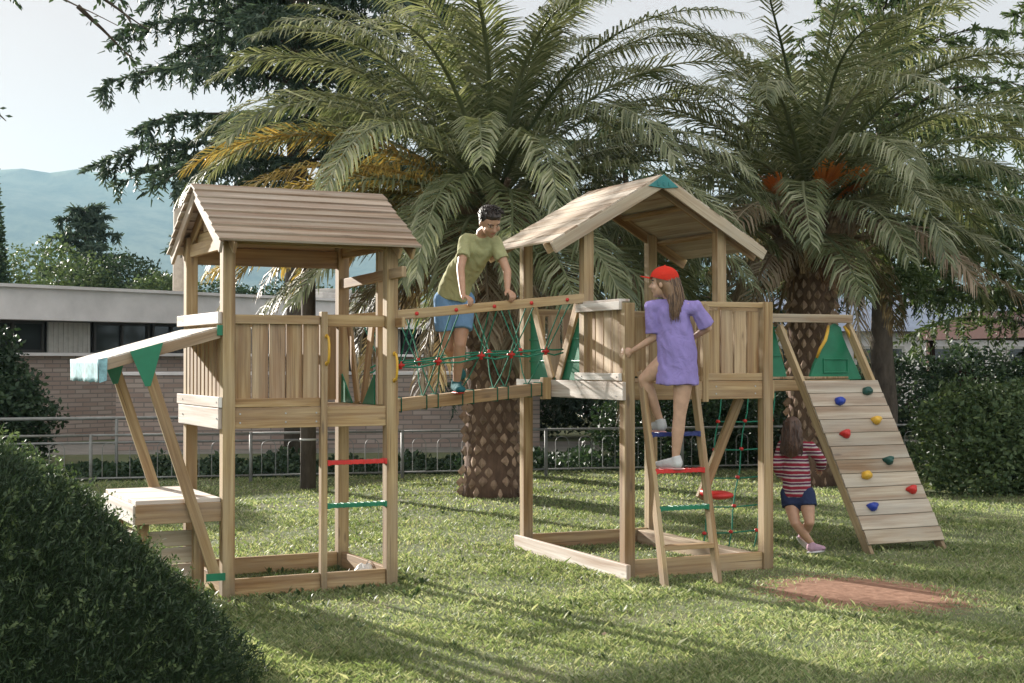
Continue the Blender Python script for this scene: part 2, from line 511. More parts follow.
def path():
    m = plain('path_paving', (0.26, 0.245, 0.22), 0.9, 0.15, 3, 0.2)
    mb = MB(); mb.board((-30, 23.2, 0.0), (30, 29.4, 0.0), 3.0, 0.008, (0, 1, 0))
    o = mb.build('path', m); tag(o, kind='structure')
path()

def mountains():
    m, nt, bs, out = mat('mountain_forest')
    n = noise_tex(nt, 0.012, 9, 0.72, coords(nt))
    nt.links.new(ramp(nt, n, [(0.38, (0.015, 0.03, 0.022)), (0.62, (0.12, 0.13, 0.09))]), bs.inputs['Base Color'])
    bs.inputs['Roughness'].default_value = 1
    nx, ny = 150, 14
    V = []
    for j in range(ny):
        t = j / (ny - 1)
        for i in range(nx):
            a = -1.25 + 2.5 * i / (nx - 1)
            prof = 0.1120 + 0.0035 * mnoise.noise(Vector((a * 60, j * .3, 1))) + 0.0018 * mnoise.noise(Vector((a * 190, j, 5))) + 0.007 * math.sin(a * 9 + 4.4) + 0.006 * math.sin(a * 23 + 1.0) + 0.004 * math.sin(a * 47) + 0.012 * math.cos((a + .36) * 14) * math.exp(-((a + .33) * 6) ** 2)
            D = 2300 + 900 * t + 60 * math.sin(a * 30 + j) * t
            zz = prof * 3200 * (t ** 0.8) * (1 + 0.05 * math.sin(a * 40 + j * 1.3) * (1 - t))
            V.append((math.sin(a) * D / max(.35, math.cos(a) ** .3), math.cos(a) * D, zz - 4 if j == 0 else zz))
    F = [(j * nx + i, j * nx + i + 1, (j + 1) * nx + i + 1, (j + 1) * nx + i) for j in range(ny - 1) for i in range(nx - 1)]
    # far side down to the ground again
    b = len(V)
    for i in range(nx):
        x, y, z = V[(ny - 1) * nx + i]; V.append((x * 1.04, y * 1.04, -4))
    F += [((ny - 1) * nx + i, (ny - 1) * nx + i + 1, b + i + 1, b + i) for i in range(nx - 1)]
    o = np_mesh('mountain', np.array(V), np.array(F), m, smooth=True)
    tag(o, kind='structure')
mountains()

# ------------------------------------------------------------------ long low building behind the fence
def brickmat():
    m, nt, bs, out = mat('brick')
    b = nt.nodes.new('ShaderNodeTexBrick')
    b.inputs['Scale'].default_value = 1.0
    b.inputs['Brick Width'].default_value = 0.34; b.inputs['Row Height'].default_value = 0.085
    b.inputs['Mortar Size'].default_value = 0.012
    b.inputs['Color1'].default_value = (0.27, 0.175, 0.145, 1); b.inputs['Color2'].default_value = (0.42, 0.33, 0.29, 1)
    b.inputs['Mortar'].default_value = (0.16, 0.13, 0.115, 1)
    uv = coords(nt, 'UV')
    nt.links.new(uv, b.inputs['Vector'])
    n = noise_tex(nt, 2.0, 5, 0.6, coords(nt))
    c = mix(nt, b.outputs['Color'], (0.40, 0.35, 0.31), mathn(nt, 'MULTIPLY', n, 0.5))
    nt.links.new(c, bs.inputs['Base Color']); bs.inputs['Roughness'].default_value = 0.95
    return m
M['brick'] = brickmat()
M['fascia'] = plain('fascia_paint', (0.76, 0.72, 0.72), 0.7, 0.1, 1.5)
M['dark_frame'] = plain('dark_frame', (0.04, 0.035, 0.032), 0.5)
M['shutter'] = plain('shutter_paint', (0.45, 0.43, 0.40), 0.7, 0.08)
def glassmat():
    m, nt, bs, out = mat('window_glass')
    bs.inputs['Base Color'].default_value = (0.02, 0.022, 0.024, 1); bs.inputs['Roughness'].default_value = 0.08
    bs.inputs['Specular IOR Level'].default_value = 0.5
    return m
M['glass'] = glassmat()

def flat_building():
    x0, y0 = -11.6, 24.3
    ang = math.atan2(3.0, 2.45)
    root = thing('low_building', 'long low brick building with pale flat roof fascia and dark windows behind the left tower', 'building', (x0, y0, 0), ang)
    L = 21.0
    w_ = MB(1)
    def quad(p, q, z0, z1, y=0, m=0, mb=w_):
        b = len(mb.v)
        mb.v += [Vector((p, y, z0)), Vector((q, y, z0)), Vector((q, y, z1)), Vector((p, y, z1))]
        mb.face((b, b + 1, b + 2, b + 3), [(p, z0), (q, z0), (q, z1), (p, z1)], m)
    # brick wall 0..1.66 as a solid with thickness, a door gap further along
    for (p, q) in ((0, 11.6), (12.5, L)):
        w_.board((p, 0.12, 0.84), (q, 0.12, 0.84), 0.24, 1.68, (0, 1, 0))
    for f in range(len(w_.f)):
        idx = w_.f[f]
        w_.uv[f] = [(w_.v[i].x + w_.v[i].y, w_.v[i].z) for i in idx]
    w_.build('wall', M['brick'], root)
    MB(2).board((0, 0.06, 1.71), (11.6, 0.06, 1.71), 0.40, 0.06, (0, 1, 0)).board((12.5, 0.06, 1.71), (L, 0.06, 1.71), 0.40, 0.06, (0, 1, 0)).build('sill', M['fascia'], root)
    # roof slab with tall fascia
    r = MB(3)
    r.board((-1, 3.9, 2.66), (L + .4, 3.9, 2.66), 8.6, 0.60, (0, 1, 0))
    r.board((-1.05, 3.88, 2.99), (L + .45, 3.88, 2.99), 8.72, 0.06, (0, 1, 0))
    r.build('roof', M['fascia'], root)
    MB(4).board((0, 3.6, 1.2), (L, 3.6, 1.2), 6.6, 2.4, (0, 1, 0)).build('inner_wall', M['dark_frame'], root)
    x = 0.3; k = 0
    rr = random.Random(5)
    while x < L - 1.6:
        wd = 1.35 if k % 2 == 0 else 1.0
        if 10.9 < x < 12.6: x += .5; continue
        if k % 3 == 0:
            s = MB(10 + k)
            s.box((x + wd / 2, 0.12, 2.04), (wd - .06, 0.05, 0.60))
            n = 9
            for i in range(n): s.box((x + .06 + (wd - .12) * i / (n - 1), 0.09, 2.04), (.05, .03, .58))
            s.build('shutter', M['shutter'], root)
        else:
            f = MB(10 + k)
            f.box((x + wd / 2, .12, 1.77), (wd, .07, .06)).box((x + wd / 2, .12, 2.33), (wd, .07, .06))
            for q in (0.03, wd / 2, wd - .03): f.box((x + q, .12, 2.05), (.05, .07, .5))
            fo = f.build('window', M['dark_frame'], root)
            MB(40 + k).box((x + wd / 2, .14, 2.05), (wd - .1, .012, .5)).build('pane', M['glass'], fo)
        x += wd + .06; k += 1
    d = MB(70).box((12.05, .18, 1.15), (.84, .05, 2.26)).build('door', M['dark_frame'], root)
    MB(71).box((12.35, .13, 1.05), (.04, .05, .22)).build('handle', M['steel'], d)
    # roof vents and a low rooflight seen over the edge
    MB(72).box((13.2, 1.6, 3.14), (1.5, .9, .24)).box((13.2, 1.6, 3.30), (.8, .6, .14)).build('rooflight', M['shutter'], root, 0.03)
    return root
flat_building()

def second_building():
    root = thing('rear_building', 'pale building with grey blue pitched roof behind the right hedge', 'building', (4.5, 35.5, 0), 0.10)
    MB(1).box((7.5, 3, 1.15), (19, 6, 2.3)).build('wall', M['fascia'], root)
    r = MB(2)
    r.prism([(-2.6, -.5, 2.32), (-2.6, 6.5, 2.32), (-2.6, 3, 3.3)], (20.2, 0, 0))
    M['roof_blue'] = plain('blue_grey_roof', (0.20, 0.25, 0.34), 0.5, 0.12, 2)
    r.build('roof', M['roof_blue'], root)
    for i in range(9):
        f = MB(5 + i)
        x = -1.2 + i * 2.0
        f.box((x, -.03, 1.45), (1.3, .06, 1.0)); fo = f.build('window', M['shutter'], root)
        g = MB(50 + i)
        for q in (-.31, .31): g.box((x + q, -.062, 1.45), (.54, .012, .86))
        g.build('pane', M['glass'], fo)
    root2 = thing('shed', 'dark red brown open sided shed at the right edge of the photo', 'shed', (12.0, 29.5, 0), 0.25)
    M['shed_red'] = plain('shed_red', (0.06, 0.022, 0.018), 0.95)
    MB(1).prism([(-2.0, -.8, 2.05), (-2.0, 3.4, 2.05), (-2.0, 3.4, 2.2), (-2.0, 1.2, 2.65), (-2.0, -.8, 2.2)], (6, 0, 0)).build('roof', M['shed_red'], root2)
    for i, (px, py) in enumerate(((-1.8, -.6), (3.7, -.6), (-1.8, 3.2), (3.7, 3.2), (.9, -.6))):
        MB(3 + i).box((px, py, 1.02), (.14, .14, 2.04)).build('post', M['shed_red'], root2)
    MB(9).box((.9, 3.1, .7), (5.4, .1, 1.4)).build('rear_wall', M['shed_red'], root2)
second_building()

def fence():
    p0 = Vector((-9.2, 17.0, 0)); p1 = Vector((8.2, 21.6, 0))
    ax = (p1 - p0); L = ax.length; ang = math.atan2(ax.y, ax.x)
    root = thing('metal_fence', 'low pale metal railing with looped bars running behind both towers', 'fence', p0, ang)
    n = int(L / 1.9); st = L / n
    for i in range(n + 1):
        MB(i).tube([(i * st, 0, -.02), (i * st, 0, .66)], 0.022, 8).build('post', M['fence'], root, smooth=True)
    for i in range(n):
        pb = MB(300 + i)
        a, b = i * st + .02, (i + 1) * st - .02
        pb.tube([(a, 0, .645), (b, 0, .645)], .016, 6)
        pb.tube([(a, 0, .10), (b, 0, .10)], .012, 6)
        # looped bars between the rails
        x = a + .12
        while x + .22 < b:
            pts = [(x, 0, .10), (x, 0, .48)] + [(x + .09 - .09 * math.cos(t), 0, .48 + .07 * math.sin(t)) for t in (.6, 1.2, 1.9, 2.5)] + [(x + .18, 0, .48), (x + .18, 0, .10)]
            pb.tube(pts, .0055, 5, cap=False)
            x += .34
        pb.build('rail_panel', M['fence'], root, smooth=True)
    # taller handrail pair on the left part of the path
    p0 = Vector((-8.6, 19.0, 0))
    r2 = thing('handrail', 'second pale tube handrail just behind the left end of the looped fence', 'handrail', p0, ang)
    for i in range(5):
        MB(i).tube([(i * 1.6, 0, -.02), (i * 1.6, 0, .78)], 0.024, 8).build('post', M['fence'], r2, smooth=True)
    MB(9).tube([(-.1, 0, .79), (6.5, 0, .79)], .024, 8).tube([(0, 0, .45), (6.4, 0, .45)], .016, 8).build('rail', M['fence'], r2, smooth=True)
fence()

def low_wall():
    ang = 0.17
    t = thing('garden_wall', 'low weathered brick wall beyond the fence between the left tower and the palm trunk', 'wall', (-7.0, 25.2, 0), ang)
    w_ = MB(1); w_.board((0, 0, .66), (7.6, 0, .66), .28, 1.34, (0, 1, 0))
    for f in range(len(w_.f)): w_.uv[f] = [(w_.v[i].x + w_.v[i].y, w_.v[i].z) for i in w_.f[f]]
    w_.build('wall', M['brick'], t)
    MB(2).board((-.03, 0, 1.36), (7.63, 0, 1.36), .36, .06, (0, 1, 0)).build('coping', M['fascia'], t, .005)
low_wall()

def ground_cover():
    n = 42000
    x = rng.uniform(-11, 12, n); y = 19.4 + x * .265 + rng.uniform(.15, 2.4, n) ** 1.0 + 0.6
    a = rng.normal(size=(n, 3)); a[:, 2] = abs(a[:, 2]) * .7 + .15; a /= np.linalg.norm(a, axis=1)[:, None]
    b = np.cross(a, rng.normal(size=(n, 3))); b /= np.linalg.norm(b, axis=1)[:, None]
    z = rng.random(n) ** 1.6 * (.12 + .08 * np.sin(x * 2.3) * np.sin(x * .9 + 1) + .08 * np.sin(x * 7))
    p = np.stack([x, y, z.clip(0)], 1); s = rng.uniform(.05, .12, n)[:, None]
    V = np.stack([p, p + a * s * .5 + b * s * .3, p + a * s, p + a * s * .5 - b * s * .3], 1).reshape(-1, 3)
    o = np_mesh('ground_cover', V, np.arange(n * 4).reshape(n, 4), M['shrub_dark'])
    tag(o, 'dark low ground cover plants behind the metal fence', 'ground cover', kind='stuff')
ground_cover()

def poles():
    t = thing('banded_post', 'dark round post with two white bands seen under the left tower', 'post', (-2.52, 17.6, 0))
    MB(1).tube([(0, 0, -.05), (0, 0, 3.2)], [.10, .085], 12).build('shaft', M['bark'], t, smooth=True)
    for z in (.62, .86): MB(2).tube([(0, 0, z - .012), (0, 0, z + .012)], .105, 12).build('band', M['shutter'], t, smooth=True)
    t = thing('utility_pole', 'tan utility pole rising behind the low building beside the left tower roof', 'pole', (-8.1, 34.5, 0))
    MB(1).tube([(0, 0, -.1), (0, 0, 5.6)], [.16, .12], 12).build('shaft', plain('pole_wood', (0.40, 0.34, 0.27), .8), t, smooth=True)
    MB(2).box((0, 0, 5.62), (.34, .34, .06)).build('cap', M['fence'], t)
poles()

# ------------------------------------------------------------------ vegetation
def frond_arrays(r, origin, az, el0, L, droop, nleaf, leaf, twist=0.0, dense=1.0, hang=0.25):
    leaf = leaf * r.uniform(.82, 1.12); tear = r.uniform(.3, .9); tw_ = r.uniform(.02, .12)
    """one feather leaf: list of leaflet quads + tris (as degenerate-free quads) and its midrib"""
    K = 26
    pts = [np.array(origin, float)]
    tang = []
    sway = r.uniform(-.45, .45)
    for i in range(K):
        s = i / (K - 1)
        el = el0 - droop * s ** 1.35
        a = az + sway * s * s
        t = np.array([math.cos(a) * math.cos(el), math.sin(a) * math.cos(el), math.sin(el)])
        tang.append(t); pts.append(pts[-1] + t * L / K)
    pts = np.array(pts[:K]); tang = np.array(tang)
    sidev = np.array([-math.sin(az), math.cos(az), 0.0])
    V = []; F = []
    for side in (-1, 1):
        for k in range(nleaf):
            s = 0.10 + 0.90 * (k + r.uniform(-.3, .3)) / nleaf
            s = min(.995, max(.08, s))
            if r.random() > dense or (abs(s - tear) < tw_ * .4 and r.random() < .6): continue
            x = s * (K - 1); i = int(x); f = x - i; i2 = min(i + 1, K - 1)
            p = pts[i] * (1 - f) + pts[i2] * f; t = tang[i]
            up = np.cross(t, sidev); up = up / np.linalg.norm(up)
            if up[2] < 0 and abs(el0) < 1.3: up = -up
            ca, sa = math.cos(twist), math.sin(twist)
            sd = sidev * ca + up * sa; uu = up * ca - sidev * sa
            ln = leaf * (0.35 + 0.65 * math.sin(math.pi * min(1, s * .80 + .15)) ** .7) * r.uniform(.85, 1.1)
            if s > .85: ln *= 1 - (s - .85) * 2.2
            fw = 0.55 + 0.55 * s + r.uniform(-.12, .12)
            vv = (0.35 if k % 2 else 0.10) + r.uniform(-.12, .12)
            d = t * fw + sd * side * (1 - .25 * s) + uu * vv
            d /= np.linalg.norm(d)
            g = np.array([0, 0, -1.0]) * hang
            p1 = p + d * ln * .55 + g * ln * .12
            d2 = d + g * 1.4; d2 /= np.linalg.norm(d2)
            p2 = p1 + d2 * ln * .45
            wv = np.cross(d, uu + r.uniform(-.5, .5) * sd); wv /= (np.linalg.norm(wv) + 1e-9)
            wb = 0.0115 * r.uniform(.8, 1.25)
            b = len(V)
            V += [p - wv * wb * .6, p + wv * wb * .6, p1 + wv * wb, p1 - wv * wb, p2 + wv * .002, p2 - wv * .002]
            F += [(b, b + 1, b + 2, b + 3), (b + 3, b + 2, b + 4, b + 5)]
    # midrib
    n = 5; b = len(V)
    for i in range(K):
        t = tang[i]; u = np.cross(t, sidev); u /= np.linalg.norm(u)
        rr = 0.032 * (1 - .86 * i / (K - 1))
        for q in range(n):
            a = 2 * math.pi * q / n
            V.append(pts[i] + (sidev * math.cos(a) * 1.2 + u * math.sin(a) * .7) * rr)
    for i in range(K - 1):
        for q in range(n):
            F.append((b + i * n + q, b + i * n + (q + 1) % n, b + (i + 1) * n + (q + 1) % n, b + (i + 1) * n + q))
    return V, F

def palm(name_label, x, y, trunk_h, rad, seed, nfr, L, yellow_az=None, fruit=(), extra=(), ndead=24, nl=112, skirt=92):
    r = random.Random(seed)
    root = thing('palm_tree', name_label, 'palm tree', (x, y, 0))
    # trunk core + overlapping cut leaf bases
    core = MB(seed)
    hs_ = [i * trunk_h / 12 for i in range(13)]
    rads = [rad * (1.12 - .14 * min(1, h / .8)) * (1 + .0 * h) for h in hs_]
    rads[0] *= 1.10
    core.tube([(0, 0, h - .05) for h in hs_], [q * .90 for q in rads], 20)
    tr = core.build('trunk', M['palm_core'], root, smooth=True)
    bt = MB(seed + 1)
    rows = int(trunk_h / .125)
    for j in range(rows):
        z = .05 + j * .125; q = rad * (1.12 - .14 * min(1, z / .8)) * .90
        n = 15
        for k in range(n):
            a = 2 * math.pi * (k + .5 * (j % 2)) / n + r.uniform(-.03, .03)
            c, s_ = math.cos(a), math.sin(a)
            rd = Vector((c, s_, 0)); td = Vector((-s_, c, 0))
            hw = math.pi * q / n * .92
            if r.random() < .07: continue
            zz = z + r.uniform(-.022, .022); hw *= r.uniform(.78, 1.05)
            o_ = .045 + r.uniform(-.03, .045)
            # lens-shaped scale: pointed sides, jutting lower lip
            P = [rd * (q - .02) + td * -hw + Vector((0, 0, zz)), rd * (q + o_ * .5) + Vector((0, 0, zz - .062)),
                 rd * (q - .02) + td * hw + Vector((0, 0, zz)), rd * (q + o_ * .2) + Vector((0, 0, zz + .062)),
                 rd * (q + o_) + Vector((0, 0, zz - .012))]
            b = len(bt.v); bt.v += P
            for tri in ((0, 1, 4), (1, 2, 4), (2, 3, 4), (3, 0, 4)): bt.face([b + i for i in tri])
    bt.build('leaf_base', M['palm_boot'], tr)
    # swollen crown base with old stalk stubs
    cb = MB(seed + 2)
    cb.ball((0, 0, trunk_h + .12), rad * 1.55, 16, 0, (1, 1, .85), .12)
    for k in range(150):
        a = r.uniform(0, 6.283); zz = trunk_h + r.uniform(-.5, .45)
        q = rad * (1.0 + .45 * math.cos((zz - trunk_h - .1) * 1.9))
        p = Vector((math.cos(a) * q, math.sin(a) * q, zz)); e = r.uniform(.1, .9)
        d = Vector((math.cos(a) * math.cos(e), math.sin(a) * math.cos(e), math.sin(e)))
        cb.board(p - d * .1, p + d * r.uniform(.15, .5), .075, .03, (-math.sin(a), math.cos(a), 0), 0, .5)
    cb.build('crown_base', M['palm_boot'], root)
    # fibre hanging under the crown
    V = []; F = []
    for k in range(900):
        a = r.uniform(0, 6.283); q = rad * r.uniform(1.0, 1.6); z = trunk_h + r.uniform(-.55, .5)
        p = np.array([math.cos(a) * q, math.sin(a) * q, z]); d = np.array([math.cos(a) * .5 + r.uniform(-.4, .4), math.sin(a) * .5 + r.uniform(-.4, .4), r.uniform(-1.2, .1)])
        l = r.uniform(.08, .38); w_ = np.array([-math.sin(a), math.cos(a), 0]) * r.uniform(.004, .012); b = len(V)
        V += [p - w_, p + w_, p + d * l + w_ * .3, p + d * l - w_ * .3]; F.append((b, b + 1, b + 2, b + 3))
    np_mesh('fibre', np.array(V), np.array(F), M['fibre'], root)
    # crown
    V = []; F = []; MI = []
    def add(az, el, ln, dr, nl, lf, mi, dense=1.0, hang=.25, tw=0.0):
        e = max(-.2, min(1.4, el))
        o = (math.cos(az) * rad * .75 * math.cos(e), math.sin(az) * rad * .75 * math.cos(e), trunk_h + .15 + .45 * math.sin(max(0, el)) + (-.1 if el < 0 else 0))
        v, f = frond_arrays(r, o, az, el, ln, dr, nl, lf, tw, dense, hang)
        b = len(V); V.extend(v); F.extend([tuple(i + b for i in q) for q in f]); MI.extend([mi] * len(f))
    ga = 2.39996
    for k in range(nfr):
        t = k / (nfr - 1)
        az = k * ga + r.uniform(-.12, .12)
        el = R(84 - skirt * t ** .85) + r.uniform(-.08, .08)
        ln = L * (0.80 + .25 * math.sin(math.pi * min(1, t * 1.1 + .1))) * r.uniform(.9, 1.06)
        dr = 0.45 + 1.25 * math.sin(math.pi * min(1, .15 + t * .75)) * .95 + r.uniform(-.2, .25)
        mi = 0
        if yellow_az is not None:
            da = (az - yellow_az + math.pi) % (2 * math.pi) - math.pi
            if abs(da) < .75 and .42 < t < .93: mi = 1 if r.random() < .75 else 0
        if t > .82: mi = 2 if r.random() < .5 else mi
        add(az, el, ln, dr, nl, .54, mi, r.uniform(.8, 1.0) if mi < 2 else .7, r.uniform(.3, .95) if mi < 2 else 1.1, r.uniform(-.35, .35))
    for k in range(ndead):       # dead leaves hanging down
        add(r.uniform(0, 6.283), R(r.uniform(-35, -5)), L * r.uniform(.45, .75), 1.1, 80, .42, 2, .7, 1.2, r.uniform(-.5, .5))
    for e_ in extra: add(*e_)
    np_mesh('crown', np.array(V), np.array(F), [M['palm_green'], M['palm_yellow'], M['palm_dry']], root, MI)
    # fruit stalks
    for (az, el, ln, sz) in fruit:
        V = []; F = []
        o = np.array([math.cos(az) * rad * .8, math.sin(az) * rad * .8, trunk_h + .25])
        d = np.array([math.cos(az) * math.cos(el), math.sin(az) * math.cos(el), math.sin(el)])
        for q in range(240):
            dd = d + np.array([r.uniform(-.5, .5), r.uniform(-.5, .5), r.uniform(-.55, .3)]) * sz
            e0 = o + d * ln * .55; e1 = o + dd * ln * r.uniform(.75, 1.1)
            w_ = np.cross(dd, [0, 0, 1.0]); w_ /= np.linalg.norm(w_); w_ *= r.uniform(.006, .014); b = len(V)
            V += [e0 - w_ * .5, e0 + w_ * .5, e1 + w_, e1 - w_]; F.append((b, b + 1, b + 2, b + 3))
        w_ = np.cross(d, [0, 0, 1.0]); w_ /= np.linalg.norm(w_); b = len(V)
        for sg in (1, -1):
            V += [o - w_ * .03, o + w_ * .03, o + d * ln * .6 + w_ * .02 + np.array([0, 0, .02 * sg]), o + d * ln * .6 - w_ * .02 + np.array([0, 0, .02 * sg])]
            F.append((b, b + 1, b + 2, b + 3)); b += 4
        np_mesh('fruit_cluster', np.array(V), np.array(F), M['fruit'], root)
    return root

palm('tall palm with thick brick textured trunk between the two towers, its left fronds yellowing', -0.24, 16.8, 3.05, .345, 11, 82, 3.9, yellow_az=R(188),
     extra=[(R(a), R(e), l, d, 112, .52, m, .9, .55, t) for a, e, l, d, m, t in (
         (196, 34, 3.7, 1.25, 1, .2), (186, 18, 3.5, .95, 1, -.2), (205, 6, 3.3, .8, 1, .1), (178, 48, 3.8, 1.5, 0, .2), (214, 24, 3.5, 1.2, 1, -.1), (190, 2, 3.2, .6, 1, .3), (200, 58, 3.9, 1.6, 0, 0))])
palm('second palm with orange fruit stalks standing behind the right tower', 3.85, 18.3, 3.15, .33, 23, 72, 3.9, ndead=5, nl=104, skirt=86,
     fruit=((R(-88), R(40), .85, .40), (R(-66), R(34), .85, .34), (R(-128), R(26), .9, .28)))

def cedar(label, x, y, h, seed, mat_, spread=1.0, low=.18, nb=46, name='cedar_tree', dens=1.0, az_range=None, needle=.085, layer=0):
    r = random.Random(seed)
    root = thing(name, label, 'tree', (x, y, 0))
    tk = MB(seed)
    zs = [h * i / 9 for i in range(10)]
    tk.tube([(.04 * math.sin(i * 2.1), .04 * math.cos(i * 1.7), z - .1) for i, z in enumerate(zs)], [max(.03, .24 * min(1.0, h / 9) * (1 - .85 * i / 9)) for i in range(10)], 12)
    V = []; F = []
    def needles(p, d, n, ln):
        for _ in range(n):
            q = p + d * r.uniform(-.12, .12)
            e = np.array([r.gauss(0, 1), r.gauss(0, 1), r.gauss(-.25, .6)]); e /= np.linalg.norm(e)
            e = e * .8 + d * .6
            wv = np.cross(e, [r.gauss(0, 1), r.gauss(0, 1), r.gauss(0, 1)]); wv /= (np.linalg.norm(wv) + 1e-6)
            wv = wv * ln * .17; b = len(V)
            V.extend([q - wv, q + wv, q + e * ln + wv * .4, q + e * ln - wv * .4]); F.append((b, b + 1, b + 2, b + 3))
    for k in range(nb):
        t = (k + r.random()) / nb
        z = h * (low + (0.98 - low) * t)
        if layer: z = h * low + round((z - h * low) / layer) * layer + r.uniform(-.07, .07)
        az = k * 2.39996 + r.uniform(-.3, .3)
        if az_range: az = az_range[0] + (az_range[1] - az_range[0]) * r.random()
        ln = spread * h * .40 * (1 - t) ** .75 * r.uniform(.75, 1.1) + .4
        el = R(14 + 16 * t) if not layer else R(r.uniform(2, 12))
        p = np.array([0, 0, z]); pts = [p.copy()]
        steps = max(5, int(ln / .28)); dd = ln / steps
        for i in range(steps):
            s = i / steps
            e = el - R(52 if not layer else 44) * s ** 1.8 + r.uniform(-.06, .06)
            a = az + r.uniform(-.08, .08)
            p = p + np.array([math.cos(a) * math.cos(e), math.sin(a) * math.cos(e), math.sin(e)]) * dd
            pts.append(p.copy())
        tk.tube([tuple(q) for q in pts], [max(.008, .055 * (ln / 4) * (1 - i / (len(pts)))) for i in range(len(pts))], 5, cap=False)
        for i in range(1, len(pts)):
            s = i / len(pts)
            if s < .15: continue
            bd = pts[i] - pts[i - 1]; bd /= np.linalg.norm(bd)
            sd = np.cross(bd, [0, 0, 1.0]); sd /= np.linalg.norm(sd)
            for sg in (-1, 1):
                tl = min(1.1, .30 * ln) * (1 - .6 * s) * r.uniform(.6, 1.2)
                td = sd * sg * .8 + bd * .55 + np.array([0, 0, r.uniform(-.15, .05)])
                m_ = max(3, int(tl / .085))
                q = pts[i] - bd * dd * r.random()
                for j in range(m_):
                    u = j / m_
                    q = q + (td * (1 - .2 * u) + np.array([0, 0, -.45 * u])) * (tl / m_)
                    needles(q, td, int(7 * dens), needle)
                    if r.random() < .30:      # hanging spray
                        hl = r.uniform(.1, .32)
                        for w_ in range(3): needles(q + np.array([0, 0, -hl * (w_ + 1) / 3]), np.array([0, 0, -1.0]), int(5 * dens), needle * .9)
            needles(pts[i], bd, int(9 * dens), needle)
    tk.build('trunk', M['bark'], root, smooth=True)
    np_mesh('crown', np.array(V), np.array(F), mat_, root)
    return root

cedar('big dark cedar with drooping tiered branches behind the left tower', -3.7, 24.5, 17.0, 5, M['cedar'], .52, .25, 112, needle=.12, dens=1.3, layer=.72)
cedar('dark cedar filling the gap behind the two palms', 2.1, 26.5, 6.4, 6, M['cedar'], 1.3, .10, 46, needle=.13, dens=.9)
cedar('light green cedar with dark bare trunk behind the climbing wall', 6.05, 23.2, 8.4, 8, M['cedar_light'], 1.05, .30, 60, needle=.11, dens=1.0)
cedar('feathery cedar at the right edge of the photo', 9.4, 24.6, 8.0, 9, M['cedar_light'], 1.0, .24, 50, needle=.11, dens=.8)

def leaf_blob(name, label, cat, x, y, parts, n, leaf, mat_, seed, stem=True, group=None, twig=.0):
    """shrub or broadleaf tree: leaves spread through lumpy volumes around a few stems"""
    r = np.random.default_rng(seed); rr = random.Random(seed)
    root = thing(name, label, cat, (x, y, 0), 0, group)
    tot = sum((a[3] * a[4] * a[5]) ** .67 for a in parts)
    Vs = []
    for (cx, cy, cz, rx, ry, rz) in parts:
        k = int(n * (rx * ry * rz) ** .67 / tot)
        d = r.normal(size=(k, 3)); d /= np.linalg.norm(d, axis=1)[:, None]
        lump = 1 + .13 * np.sin(d[:, 0] * 7 + cx * 3 + seed) * np.sin(d[:, 2] * 8 + cz) + .09 * np.sin(d[:, 1] * 13 + d[:, 2] * 11 + seed) + .06 * np.sin(d[:, 0] * 25) * np.sin(d[:, 2] * 23 + 1)
        rad = lump * (1 - .42 * r.random(k) ** 1.7) + r.normal(size=k) * .018
        p = np.array([cx, cy, cz]) + d * np.array([rx, ry, rz]) * rad[:, None]
        p = p[p[:, 2] > .01]; k = len(p)
        a = r.normal(size=(k, 3)); a[:, 2] = a[:, 2] * .7 + .2; a /= np.linalg.norm(a, axis=1)[:, None]
        b = np.cross(a, r.normal(size=(k, 3))); b /= np.linalg.norm(b, axis=1)[:, None]
        s = leaf * r.uniform(.6, 1.3, k)[:, None]
        Vs.append(np.stack([p, p + a * s * .5 + b * s * .26, p + a * s, p + a * s * .5 - b * s * .26], 1).reshape(-1, 3))
    V = np.concatenate(Vs); m_ = len(V) // 4
    np_mesh('foliage' if cat != 'tree' else 'crown', V, np.arange(m_ * 4).reshape(m_, 4), mat_, root)
    if stem:
        sb = MB(seed)
        for (cx, cy, cz, rx, ry, rz) in parts:
            for q in range(3):
                a = rr.uniform(0, 6.28)
                sb.tube([(cx * .3, cy * .3, -.05), (cx * .7 + math.cos(a) * rx * .2, cy * .7 + math.sin(a) * ry * .2, cz * .6), (cx + math.cos(a) * rx * .55, cy + math.sin(a) * ry * .55, cz + rz * .3)], [.05, .03, .01], 6)
        sb.build('stem' if cat != 'tree' else 'trunk', M['bark'], root, smooth=True)
    return root

leaf_blob('hedge_bush', 'broad dense dark green bush to the right of the climbing wall', 'bush', 6.15, 17.2,
          [(-.55, -.1, .58, .80, .75, .74), (.35, 0, .62, .80, .8, .72), (-.1, .2, .75, .85, .75, .58), (.75, .1, .5, .50, .6, .55)], 30000, .075, M['shrub'], 31)
leaf_blob('hedge_bush', 'lower dark bush behind the small girl under the climbing wall', 'bush', 3.4, 21.3,
          [(-1.0, 0, .55, 1.2, .6, .60), (.8, 0, .6, 1.3, .6, .62)], 12000, .09, M['shrub_dark'], 32)
leaf_blob('hedge_bush', 'dark leafy bush at the left edge in front of the brick wall', 'bush', -8.3, 21.5,
          [(0, 0, 1.15, 1.0, 1.0, 1.15), (-.7, .2, 1.9, 1.0, 1.0, .85), (.4, -.1, .7, 1.05, .9, .75)], 26000, .10, M['shrub_dark'], 33)
hd = leaf_blob('hedge', 'long dark hedge far behind the right tower beyond the path', 'hedge', 5.0, 29.2,
          [(-4.6 + 1.5 * i, .3 * math.sin(i * 2.0), .85 + .12 * math.sin(i * 1.3), 1.1, .8, .85 + .1 * math.cos(i)) for i in range(9)], 36000, .12, M['shrub_dark'], 34)
